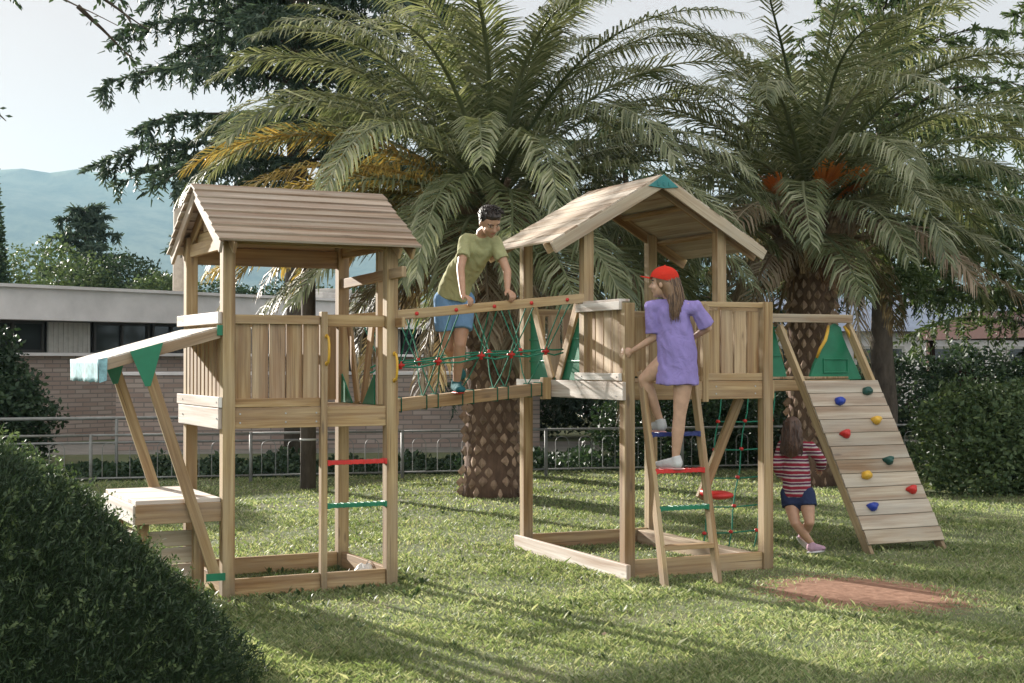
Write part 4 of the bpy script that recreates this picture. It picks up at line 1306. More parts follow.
    pl.prism([(W + .95, y_, zt - .04), (W + 1.26, y_, zt - .04), (W + 1.10, y_, zr - .10), (W + .95, y_, zr - .10)], (0, .014, 0))
    for q in (.2, .45): pl.box((W + 1.07, y_ - .006, zt + q), (.20, .016, .014))
    pl.build('side_panel', M['green'], T, .002)
    # moulded green arch panel with recess and two yellow grips
    ap = MB(176); uc = W + 1.765
    prof = [(-.285, zt - .02), (.30, zt - .02), (.225, zt + .12), (.135, zt + .28), (.085, zr - .20), (.065, zr - .12), (0, zr - .085), (-.065, zr - .12), (-.09, zr - .20), (-.145, zt + .28), (-.23, zt + .12)]
    ap.prism([(uc + x, y_ - .02, z) for x, z in prof], (0, .04, 0))
    for (x0, x1, z0, z1) in ((-.14, .14, zt + .04, zt + .055), (-.14, .14, zt + .16, zt + .175), (-.14, -.125, zt + .04, zt + .175), (.125, .14, zt + .04, zt + .175)):
        ap.box((uc + (x0 + x1) / 2, y_ - .024, (z0 + z1) / 2), (x1 - x0, .016, z1 - z0))
    ap.build('arch_panel', M['green'], T, .006)
    for s in (-1, 1):
        hb = MB(177)
        hb.tube([(uc + s * .085, y_ - .03, zr - .11), (uc + s * .12, y_ - .06, zr - .17), (uc + s * .15, y_ - .07, zr - .24), (uc + s * .20, y_ - .06, zr - .32), (uc + s * .215, y_ - .03, zr - .40)], [.012, .015, .016, .015, .012], 8)
        hb.build('grab_handle', M['yellow'], T, smooth=True)
    # climbing net under the side deck
    top = [Vector((W + .50 + .28 * i, ad - .03, zb)) for i in range(3)]
    bot = [Vector((W + .10 + .26 * i, ad - .35, -.02)) for i in range(3)]
    net = MB(180)
    for t_, b_ in zip(top, bot): net.tube([t_ * (1 - k / 8) + b_ * (k / 8) + Vector((.012 * math.sin(k * 2), 0, 0)) for k in range(9)], .006, 6)
    qs = (.18, .36, .54, .72, .88)
    for q in qs: net.tube([top[0].lerp(bot[0], q), top[1].lerp(bot[1], q) - Vector((0, 0, .01)), top[2].lerp(bot[2], q)], .006, 6)
    net = net.build('climbing_net', M['rope'], T, smooth=True)
    for q in qs:
        for t_, b_ in zip(top, bot): MB(181).ball(t_.lerp(b_, q), .021, 8, 0, (1, 1, .75)).build('net_connector', M['red'], net, smooth=True)
    screws(T, [(u, -.0275, z) for u in (.75, 1.1) for z in (zb + .04, zt - .04)], (0, -1, 0))
    screws(T, [(-h - .029, a, z) for a in (.04, .60) for z in (zb + .03, zt - .03, zt + .035)], (-1, 0, 0))
M['pine_roof2'] = wood('roof_boards_pale', (0.36, 0.28, 0.19), (0.48, 0.39, 0.29), (0.58, 0.50, 0.40), 0.5)
right_tower(T2)

# ---------------- climbing wall (bolted to the side deck: child of the right tower)
def climbing_wall(T):
    inv = (Matrix.Translation(T.location) @ Matrix.Rotation(T.rotation_euler.z, 4, 'Z')).inverted()
    B = Vector((2.96, 11.73, 0)); Wd = Vector((.91, .41, 0)); Sv = Vector((-.58, .97, 1.95))
    loc = lambda p: inv @ p
    Bl = loc(B); wd = inv.to_3x3() @ Wd; sv = inv.to_3x3() @ Sv
    nrm = wd.normalized().cross(sv.normalized()).normalized()
    if nrm.z < 0: nrm = -nrm
    w = .80
    for k in (0.0, 1.0):
        o_ = wd * (w * k + (.018 if k == 0 else -.018)) - nrm * .045
        e = .985 if k == 0 else 1.0
        one(T, 'wall_stringer', tuple(Bl + o_ - sv * (.02 if k == 0 else -.0)), tuple(Bl + o_ + sv * e), .036, .085, tuple(wd), 'pine_post', 190 + int(k))
    pb = MB(192)
    nb = 12; s0, s1 = .035, .725; Ls = sv.length
    for i in range(nb):
        s = s0 + (s1 - s0) * (i + .5) / nb
        wx = w + .0
        c = Bl + sv * s + nrm * .009
        pb.board(c + wd * (.0), c + wd * wx, (s1 - s0) / nb * Ls - .005, .018, sv)
    po = pb.build('wall_boards', M['pine_wall'], T, .003)
    st = [('green', .621, .67, 'darkgreen'), ('blue', .28, .627, 'blue'), ('yellow', .588, .541, 'yellow'), ('red', .199, .486, 'red'),
          ('green', .539, .368, 'darkgreen'), ('yellow', .243, .309, 'yellow'), ('red', .655, .243, 'red'), ('blue', .177, .181, 'blue')]
    r = random.Random(9)
    for k, (nm, v, s, mm) in enumerate(st):
        c = Bl + wd * v + sv * s + nrm * .02
        q = MB(200 + k)
        a = wd.normalized(); b_ = sv.normalized(); n = 12
        rings = [(1.0, 0), (1.02, .018), (.82, .045), (.45, .058)]
        lob = r.uniform(0, 6)
        for (rr_, hh) in rings:
            for j in range(n):
                t = 2 * math.pi * j / n; ra = .043 * rr_ * (1 + .14 * math.sin(3 * t + lob) + .07 * math.sin(5 * t + lob))
                q.v.append(c + a * math.cos(t) * ra * 1.12 + b_ * math.sin(t) * ra * .85 + nrm * (hh + .006 * math.sin(2 * t)))
        q.v.append(c + nrm * .05)
        for i in range(3):
            for j in range(n): q.face((i * n + j, i * n + (j + 1) % n, (i + 1) * n + (j + 1) % n, (i + 1) * n + j))
        for j in range(n): q.face((3 * n + j, 3 * n + (j + 1) % n, 4 * n))
        o = q.build('climbing_hold', M[mm], po, smooth=True)
        o['label'] = nm + ' plastic climbing hold on the sloping board wall'
M['pine_wall'] = wood('wall_boards_pale', (0.30, 0.235, 0.16), (0.40, 0.325, 0.235), (0.50, 0.42, 0.32), 0.6)
climbing_wall(T2)

# ---------------- rope bridge
def bridge():
    root = thing('rope_bridge', 'rope bridge with green net sides and red connectors joining the two towers', 'rope bridge', (-.60, 10.8, 1.2))
    O = Vector(root.location)
    b0, b1 = Vector((-1.035, 10.62, 1.245)) - O, Vector((.30, 11.49, 1.375)) - O
    f0, f1 = Vector((-.835, 10.145, 1.918)) - O, Vector((.55, 10.995, 2.078)) - O
    k0, k1 = Vector((-1.28, 11.03, 1.918)) - O, Vector((.07, 12.02, 2.075)) - O
    one(root, 'walking_beam', tuple(b0), tuple(b1), .10, .095, (-.5, .8, 0), 'pine', 301)
    one(root, 'handrail', tuple(f0), tuple(f1), .040, .070, (-.5, .8, 0), 'pine', 302)
    one(root, 'handrail', tuple(k0), tuple(k1), .040, .070, (-.5, .8, 0), 'pine', 303)
    one(root, 'bracket', tuple(b1 + Vector((-.03, -.055, .085))), tuple(b1 + Vector((-.03, -.055, -.09))), .075, .05, (1, .6, 0), 'pine', 304)
    n = 5
    r = random.Random(4)
    rope = MB(305)
    for side, (t0, t1) in enumerate(((f0, f1), (k0, k1))):
        mids = []
        for i in range(n):
            q = (i + .5) / n
            top = t0.lerp(t1, q); low = b0.lerp(b1, q)
            mid = top.lerp(low, .53) + Vector((r.uniform(-.03, .03), r.uniform(-.02, .02), r.uniform(-.03, .01)))
            mids.append(mid)
            dx = (b1 - b0).normalized()
            # two strands above and below meeting in the connector
            for s in (-1, 1):
                ta = top + dx * .035 * s - Vector((0, 0, .03)); lb = low + dx * (.055 * s) + Vector((0, 0, -.0))
                rope.tube([ta, ta.lerp(mid, .55) + dx * .012 * s, mid + dx * .012 * s], .0050, 5, cap=False)
                if s < 0 or i % 2: rope.tube([mid + dx * .012 * s, mid.lerp(lb, .5) + dx * .012 * s + Vector((0, 0, -.01)), lb + Vector((0, 0, .04))], .0050, 5, cap=False)
            # rope loop round the beam and the red collar at the rail
            for k in range(2):
                c = low + dx * .05 * (2 * k - 1); nn = dx; sd = Vector((-dx.y, dx.x, 0))
                pts = [c + sd * .055 * a + Vector((0, 0, .053 * b)) for a, b in ((1, 1), (1, -1), (-1, -1), (-1, 1), (1, 1))]
                rope.tube(pts, .0050, 5, cap=False)
            sd = Vector((-dx.y, dx.x, 0))
            MB(312).tube([top - sd * .028, top + sd * .028], .014, 10).build('rail_plug', M['red'], root, smooth=True)
            cb_ = MB(310); cb_.ball(mid, .025, 10, 0, (1.35, 1.2, .62)); cb_.tube([mid - Vector((0, 0, .03)), mid + Vector((0, 0, .03))], .014, 8); cb_.build('rope_connector', M['red'], root, smooth=True)
        ends = [t0.lerp(b0, .62)] + mids + [t1.lerp(b1, .58)]
        for off in (-.012, .014):
            pts = []
            for i in range(len(ends) - 1):
                pts += [ends[i] + Vector((0, 0, off)), ends[i].lerp(ends[i + 1], .5) + Vector((0, 0, off * 1.6 - .012))]
            pts.append(ends[-1] + Vector((0, 0, off)))
            rope.tube(pts, .0065, 6)
    rope.build('net_rope', M['rope'], root, smooth=True)
bridge()

# ------------------------------------------------------------------ people
def skinmat(name, base, lip):
    m, nt, bs, out = mat(name)
    n = noise_tex(nt, 22, 3, 0.5, coords(nt))
    nt.links.new(ramp(nt, n, [(0.3, tuple(c * .88 for c in base)), (0.7, tuple(min(1, c * 1.08) for c in base))]), bs.inputs['Base Color'])
    bs.inputs['Roughness'].default_value = 0.5
    bs.inputs['Subsurface Weight'].default_value = 0.08
    bs.inputs['Subsurface Radius'].default_value = (0.02, 0.008, 0.004)
    l = plain(name + '_lips', lip, 0.45, .05)
    return [m, l, plain(name + '_eye_white', (.6, .57, .54), .3, .03), plain(name + '_dark', (.03, .018, .012), .4, .1)]

def hairmat(name, a, b):
    m, nt, bs, out = mat(name)
    n = noise_tex(nt, 30, 4, 0.6, coords(nt)); il = island(nt)
    c = ramp(nt, mathn(nt, 'MULTIPLY', mathn(nt, 'ADD', n, il), .5), [(0.3, a), (0.75, b)])
    nt.links.new(c, bs.inputs['Base Color']); bs.inputs['Roughness'].default_value = 0.5
    return m

def fabric(name, col, stripes=None):
    m, nt, bs, out = mat(name)
    co = coords(nt)
    n = noise_tex(nt, 5, 5, 0.6, co); f = noise_tex(nt, 220, 2, 0.5, co)
    c = ramp(nt, n, [(0.3, tuple(x * .86 for x in col)), (0.7, tuple(min(1, x * 1.08) for x in col))])
    if stripes:
        sx = nt.nodes.new('ShaderNodeSeparateXYZ'); nt.links.new(co, sx.inputs[0])
        zz = mathn(nt, 'FRACT', mathn(nt, 'MULTIPLY', mathn(nt, 'ADD', sx.outputs[2], mathn(nt, 'MULTIPLY', n, .02)), 1 / .062))
        r = nt.nodes.new('ShaderNodeValToRGB'); r.color_ramp.interpolation = 'CONSTANT'
        while len(r.color_ramp.elements) < 4: r.color_ramp.elements.new(.5)
        for e, (p, cc) in zip(r.color_ramp.elements, ((0, stripes[0]), (.40, stripes[1]), (.62, stripes[2]), (.86, stripes[1]))):
            e.position = p; e.color = (*cc, 1)
        nt.links.new(zz, r.inputs[0]); c = r.outputs[0]
    nt.links.new(c, bs.inputs['Base Color']); bs.inputs['Roughness'].default_value = 0.9
    bs.inputs['Specular IOR Level'].default_value = 0.15
    bump(nt, bs, noise_tex(nt, 9, 4, 0.55, co, 1.6), 0.35, 0.04)
    return m

class Blob:
    """overlapping rounded limbs fused into one continuous surface"""
    def __init__(self): self.b = bmesh.new()
    def ell(self, c, r, rot=None, seg=20):
        mt = Matrix.Translation(Vector(c)) @ (rot.to_4x4() if rot else Matrix.Identity(4)) @ Matrix.Diagonal((*(r if hasattr(r, '__len__') else (r, r, r)), 1))
        bmesh.ops.create_uvsphere(self.b, u_segments=seg, v_segments=seg // 2 + 2, radius=1, matrix=mt); return self
    def cone(self, p0, r0, p1, r1, flat=(False, False), seg=20, sq=1.0, side=None):
        """limb segment; sq flattens it along the axis perpendicular to 'side'"""
        p0, p1 = Vector(p0), Vector(p1); d = p1 - p0; L = d.length; z = d.normalized()
        s = Vector(side) if side else (Vector((1, 0, 0)) if abs(z.x) < .9 else Vector((0, 1, 0)))
        x = (s - z * s.dot(z)).normalized(); y = z.cross(x)
        rot = Matrix((x, y, z)).transposed()
        mt = Matrix.Translation((p0 + p1) / 2) @ rot.to_4x4() @ Matrix.Diagonal((1, sq, 1, 1))
        bmesh.ops.create_cone(self.b, cap_ends=True, segments=seg, radius1=r0, radius2=r1, depth=L, matrix=mt)
        if not flat[0]: self.ell(p0, (r0, r0 * sq, r0), rot, seg)
        if not flat[1]: self.ell(p1, (r1, r1 * sq, r1), rot, seg)
        return self
    def chain(self, pts, flat=(False, False), sq=1.0, side=None):
        for i in range(len(pts) - 1):
            self.cone(pts[i][0], pts[i][1], pts[i + 1][0], pts[i + 1][1], (flat[0] and i == 0, flat[1] and i == len(pts) - 2), 20, sq, side)
        return self
    def done(self, name, mats, parent, voxel=.006, it=3, paint=None, fold=0.0, seed=0):
        me = bpy.data.meshes.new('tmp'); self.b.to_mesh(me); self.b.free()
        o = bpy.data.objects.new('tmp', me); COL.objects.link(o)
        md = o.modifiers.new('r', 'REMESH'); md.mode = 'VOXEL'; md.voxel_size = voxel; md.use_smooth_shade = True
        bpy.context.view_layer.update()
        dg = bpy.context.evaluated_depsgraph_get()
        out = bpy.data.meshes.new_from_object(o.evaluated_get(dg)); out.name = name
        bpy.data.objects.remove(o)
        b = bmesh.new(); b.from_mesh(out)
        for _ in range(it): bmesh.ops.smooth_vert(b, verts=b.verts, factor=.5, use_axis_x=True, use_axis_y=True, use_axis_z=True)
        if fold:
            b.normal_update()
            for v in b.verts:
                q = mnoise.noise(Vector((v.co.x * 13 + seed, v.co.y * 13, v.co.z * 5))) + .5 * mnoise.noise(Vector((v.co.x * 27 + v.co.z * 14, v.co.y * 27, v.co.z * 11 + seed)))
                v.co += v.normal * (q * fold)
        b.to_mesh(out); b.free()
        out.materials.clear()
        for m_ in (mats if isinstance(mats, list) else [mats]): out.materials.append(m_)
        for p in out.polygons:
            p.use_smooth = True
            p.material_index = paint(p.center) if paint else 0
        r = bpy.data.objects.new(name, out); COL.objects.link(r); r.parent = parent
        return r

def frame(fwd, up):
    f = Vector(fwd).normalized(); u = Vector(up); u = (u - f * u.dot(f)).normalized(); r = f.cross(u)
    return Matrix((r, f, u)).transposed()      # local x = the person's right, y = forward, z = up

def add_head(B, c, fr, s):
    """c = middle of the skull, s = head height"""
    c = Vector(c); k = s / .22
    P = lambda x, y, z: c + fr @ Vector((x * k, y * k, z * k))
    B.ell(P(0, -.010, .018), (.074 * k, .092 * k, .088 * k), fr)
    B.ell(P(0, .022, -.035), (.056 * k, .060 * k, .068 * k), fr)
    B.ell(P(0, .052, -.083), (.026 * k, .022 * k, .020 * k), fr)
    B.cone(P(0, .080, .006), .0065 * k, P(0, .098, -.026), .0115 * k)
    for sx in (-1, 1):
        B.ell(P(sx * .0085, .088, -.030), .0075 * k, fr)
        B.ell(P(sx * .074, -.004, -.012), (.008 * k, .016 * k, .026 * k), fr)
        B.ell(P(sx * .042, .052, -.030), (.022 * k, .020 * k, .022 * k), fr)
        B.ell(P(sx * .030, .072, .020), (.020 * k, .010 * k, .007 * k), fr)
    B.ell(P(0, .078, -.056), (.020 * k, .008 * k, .007 * k), fr)
    def paint(q):
        l = fr.transposed() @ (Vector(q) - c) / k
        if l.y < .05: return 0
        if (l.x / .019) ** 2 + ((l.z + .056) / .0075) ** 2 < 1: return 1
        for sx in (-1, 1):
            ex = l.x - sx * .030
            if (ex / .0065) ** 2 + ((l.z - .002) / .006) ** 2 < 1: return 3
            if (ex / .0145) ** 2 + ((l.z - .002) / .006) ** 2 < 1: return 2
            if abs(ex) < .019 and abs(l.z - .0235 + ex * ex * 12) < .0035: return 3
        return 0
    return paint

def add_hand(B, wrist, d, palm, s=1.0, curl=(.3, .5, .4), thumb=1, spread=.06):
    """d = direction the hand points, palm = direction the palm faces, thumb = +1/-1 side"""
    w_ = Vector(wrist); d = Vector(d).normalized(); n = Vector(palm); n = (n - d * n.dot(d)).normalized(); sd = d.cross(n) * thumb
    rot = Matrix((sd, d, n)).transposed()
    B.ell(w_ + d * .040 * s, (.034 * s, .044 * s, .014 * s), rot, 16)
    B.cone(w_, .019 * s, w_ + d * .03 * s, .020 * s, sq=.7, side=tuple(sd))
    for i, ln in enumerate((.95, 1.05, 1.0, .78)):
        off = (1.5 - i) * .0175 * s
        a = (1.5 - i) * spread
        p = w_ + d * (.072 - .003 * abs(i - 1.2)) * s + sd * off
        B.cone(w_ + d * .03 * s + sd * off * .7, .010 * s, p, .0088 * s, seg=10)
        dd = (d * math.cos(a) + sd * math.sin(a)).normalized(); nn = n
        L = .026 * ln * s
        for j, c_ in enumerate(curl):
            nd = dd * math.cos(c_) + nn * math.sin(c_); nn = nn * math.cos(c_) - dd * math.sin(c_); dd = nd
            q = p + dd * L * (1.15 - .2 * j)
            B.cone(p, (.0086 - .0008 * j) * s, q, (.0080 - .0009 * j) * s, seg=10); p = q
    p = w_ + d * .018 * s + sd * .022 * s
    t1 = p + (sd * .72 + d * .62 + n * .25).normalized() * .030 * s
    t2 = t1 + (sd * .25 + d * .85 + n * .45).normalized() * .026 * s
    B.cone(p, .013 * s, t1, .0105 * s, seg=10); B.cone(t1, .0100 * s, t2, .0082 * s, seg=10)

def foot(B, ankle, toe_dir, up=(0, 0, 1), s=1.0):
    a = Vector(ankle); t = Vector(toe_dir).normalized(); u = Vector(up)
    fr = frame(t, u)
    B.ell(a - t * .015 * s - u * .030 * s, (.030 * s, .034 * s, .034 * s), fr)
    B.cone(a - u * .02 * s, .033 * s, a + t * .10 * s - u * .045 * s, .026 * s, sq=.8)
    B.ell(a + t * .125 * s - u * .048 * s, (.037 * s, .042 * s, .020 * s), fr)

def shoe(parent, ankle, toe_dir, s, m_up, m_sole, up=(0, 0, 1)):
    B = Blob(); a = Vector(ankle); t = Vector(toe_dir).normalized(); u = Vector(up); fr = frame(t, u)
    B.cone(a + u * .015 * s, .040 * s, a - t * .015 * s - u * .035 * s, .043 * s, (True, False))
    B.cone(a - u * .028 * s - t * .01 * s, .042 * s, a + t * .115 * s - u * .050 * s, .034 * s)
    B.ell(a + t * .135 * s - u * .052 * s, (.044 * s, .050 * s, .028 * s), fr)
    so = B.done('shoe', m_up, parent, .006, 2)
    S_ = Blob()
    S_.ell(a + t * .055 * s - u * .078 * s, (.046 * s, .128 * s, .012 * s), fr)
    S_.done('sole', m_sole, so, .006, 1)
    lc = MB(5)
    for q in (.03, .055, .08):
        c = a + t * q * s - u * (.010 + q * .32) * s; r_ = fr @ Vector((1, 0, 0))
        lc.tube([c - r_ * .022 * s, c + u * .004 * s, c + r_ * .022 * s], .0035 * s, 6)
    lc.build('lace', M['fence'], so)
    return so

def long_hair(parent, c, fr, s, length, n, m, seed, base=True, back=.075, end_w=.55, body=None):
    k = s / .22; r = random.Random(seed); c = Vector(c)
    B = Blob()
    B.ell(c + fr @ Vector((0, -.022 * k, .026 * k)), (.084 * k, .094 * k, .092 * k), fr)
    B.ell(c + fr @ Vector((0, -.050 * k, -.035 * k)), (.074 * k, .055 * k, .080 * k), fr)
    # mane: several overlapping locks narrowing downwards
    dn = Vector((0, 0, -1)); bk = fr @ Vector((0, -1, 0)); bk.z = 0; bk.normalize(); rt = bk.cross(Vector((0, 0, 1)))
    for i in range(5):
        x = (i - 2) / 2
        p0 = c + fr @ Vector((x * .062 * k, -.055 * k, -.02 * k)); p1 = p0 + dn * length * .5 + bk * back * .45 + rt * x * .02
        p2 = p0 + dn * length * (1.0 - .12 * abs(x)) + bk * back * .40 + rt * x * .005
        B.chain([(p0, .036 * k), (p1, .037 * k), (p2, .014 * k)])
    o = B.done('hair', m, parent, .007, 2, None, .006, seed)
    st = MB(seed)
    for _ in range(n):
        a = r.uniform(-1.25, 1.25); z = r.uniform(-.3, .9)
        loc = Vector((math.sin(a) * .080, -math.cos(a) * .098 - .005, z * .08 + .01)) * k
        p = c + fr @ loc; x = math.sin(a)
        pts = [p]; L = length * r.uniform(.75, 1.12) + z * .06
        for j in range(1, 6):
            q = j / 5
            pts.append(p + dn * L * q + bk * (back * .62 * math.sin(min(1, q * 1.2) * 1.57) + r.uniform(-.006, .006)) * (1 - .35 * abs(x)) + rt * (-x * .028 * q * (1 - end_w) * 2 + r.uniform(-.007, .007)))
        st.tube(pts, [.004, .0055, .005, .0045, .003, .001], 5, cap=False)
    st.build('lock', M[m.name] if m.name in M else m, o, smooth=True)
    return o

M['hair_brown'] = hairmat('hair_brown', (.055, .028, .015), (.20, .115, .06))
M['hair_black'] = hairmat('hair_black', (.008, .006, .005), (.035, .024, .018))
M['hair_dark'] = hairmat('hair_dark', (.03, .014, .009), (.10, .05, .03))
SK1 = skinmat('skin_tan', (.42, .235, .15), (.36, .13, .10))
SK2 = skinmat('skin_light', (.50, .31, .215), (.40, .15, .12))
SK3 = skinmat('skin_warm', (.44, .25, .165), (.38, .14, .11))

def boy():
    O = Vector((-.426, 11.016, 1.35))
    root = thing('person', 'boy in olive green t-shirt and blue shorts leaning on the rope bridge handrail', 'person', O)
    P = lambda x, y, z: Vector((x, y, z)) - O
    hipR, hipL = P(-.525, 11.00, 2.03), P(-.375, 11.03, 2.03)
    kneeL = P(-.40, 10.93, 1.715); ankL = P(-.430, 11.02, 1.425)
    kneeR = P(-.50, 11.02, 1.70); ankR = P(-.44, 11.30, 1.60)
    sR, sL = P(-.348, 10.78, 2.505), P(-.125, 10.80, 2.495)
    eR, eL = P(-.385, 10.62, 2.285), P(-.035, 10.74, 2.27)
    wR, wL = P(-.362, 10.470, 2.075), P(-.035, 10.660, 2.125)
    neck = P(-.228, 10.735, 2.565); hc = P(-.165, 10.635, 2.635)
    fr = frame((.45, -.70, -.62), (.15, -.52, .85))
    B = Blob()
    B.chain([(P(-.45, 11.02, 2.02), .092), (P(-.43, 10.97, 2.20), .078), (P(-.335, 10.88, 2.34), .078), (P(-.245, 10.81, 2.44), .085)], sq=.75, side=(1, .1, 0))
    B.cone(sR, .048, sL, .048).cone(P(-.235, 10.79, 2.47), .055, neck, .040).cone(neck, .040, hc - fr @ Vector((0, .01, .06)), .040)
    for s_, e, w_ in ((sR, eR, wR), (sL, eL, wL)):
        B.chain([(s_, .043), (s_.lerp(e, .5), .037), (e, .031), (e.lerp(w_, .35), .030), (w_, .020)])
    for h_, k_, a_ in ((hipR, kneeR, ankR), (hipL, kneeL, ankL)):
        B.chain([(h_, .078), (h_.lerp(k_, .55), .062), (k_, .046), (k_.lerp(a_, .35), .046), (a_, .028)])
    foot(B, ankL, (.25, -.95, 0), (0, 0, 1), .95); foot(B, ankR, (.3, .2, -.9), (.2, -.9, -.2), .95)
    rd = Vector((.85, .53, .08)).normalized(); ou = Vector((.53, -.85, 0)).normalized()
    add_hand(B, wR, (ou * .75 + rd * .25 + Vector((0, 0, -.28))), (0, 0, -1), .95, (.55, .75, .5), -1)
    add_hand(B, wL, (ou * .8 + rd * .1 + Vector((0, 0, -.45))), (0, 0, -1), .95, (.6, .8, .5), -1)
    pt = add_head(B, hc, fr, .225)
    B.done('body', SK1, root, .0055, 3, pt)
    C = Blob()   # t-shirt
    C.chain([(P(-.455, 11.00, 2.085), .128), (P(-.42, 10.955, 2.22), .118), (P(-.325, 10.87, 2.35), .116), (P(-.245, 10.81, 2.44), .108)], (True, False), .84, (1, .1, 0))
    C.cone(sR, .052, sL, .052).cone(P(-.235, 10.79, 2.47), .080, neck - Vector((0, 0, .028)), .052, (False, True))
    C.cone(sR, .052, sR.lerp(eR, .62), .056, (False, True)); C.cone(sL, .052, sL.lerp(eL, .60), .056, (False, True))
    C.done('t_shirt', fabric('olive_cotton', (.33, .325, .17)), root, .007, 2, None, .011, 3)
    D = Blob()   # shorts
    D.cone(P(-.45, 11.02, 2.13), .112, P(-.45, 11.02, 2.00), .118, (True, False), 20, .80, (1, .1, 0))
    for h_, k_ in ((hipR, kneeR), (hipL, kneeL)):
        D.cone(h_ + Vector((0, 0, .03)), .088, h_.lerp(k_, .62), .086, (False, True))
    D.done('shorts', fabric('denim_blue', (.15, .27, .45)), root, .007, 2, None, .006, 5)
    H = Blob(); k = .225 / .22
    H.ell(hc + fr @ Vector((0, -.020, .036)) * k, (.083, .094, .082), fr)
    H.ell(hc + fr @ Vector((0, .030, .076)) * k, (.062, .050, .028), fr)
    H.ell(hc + fr @ Vector((0, -.055, -.010)) * k, (.066, .045, .060), fr)
    h = H.done('hair', M['hair_black'], root, .006, 2, None, .007, 8)
    st = MB(9); r = random.Random(9)
    for _ in range(240):
        a, z = r.uniform(0, 6.28), r.uniform(.0, 1)
        if math.sin(a) > .3 and z < .55: continue
        l = Vector((math.cos(a) * math.sqrt(1 - z * z) * .082, math.sin(a) * math.sqrt(1 - z * z) * .094 - .02, z * .082 + .036))
        p = hc + fr @ l; d = fr @ Vector((l.x * .6, l.y * .5 + .02, .045)).normalized()
        t = fr @ Vector((r.uniform(-1, 1), .9, r.uniform(-.4, .2))).normalized()
        st.tube([p - d * .006, p + d * .010 + t * .014, p + d * .010 + t * .032], [.005, .004, .001], 4, cap=False)
    st.build('lock', M['hair_black'], h, smooth=True)
    shoe(root, ankL, (.25, -.95, 0), .98, fabric('teal_shoe', (.03, .12, .14)), M['red'])
    shoe(root, ankR, (.3, .2, -.9), .98, fabric('teal_shoe_far', (.03, .12, .14)), M['red'], (.2, -.9, -.2))
boy()

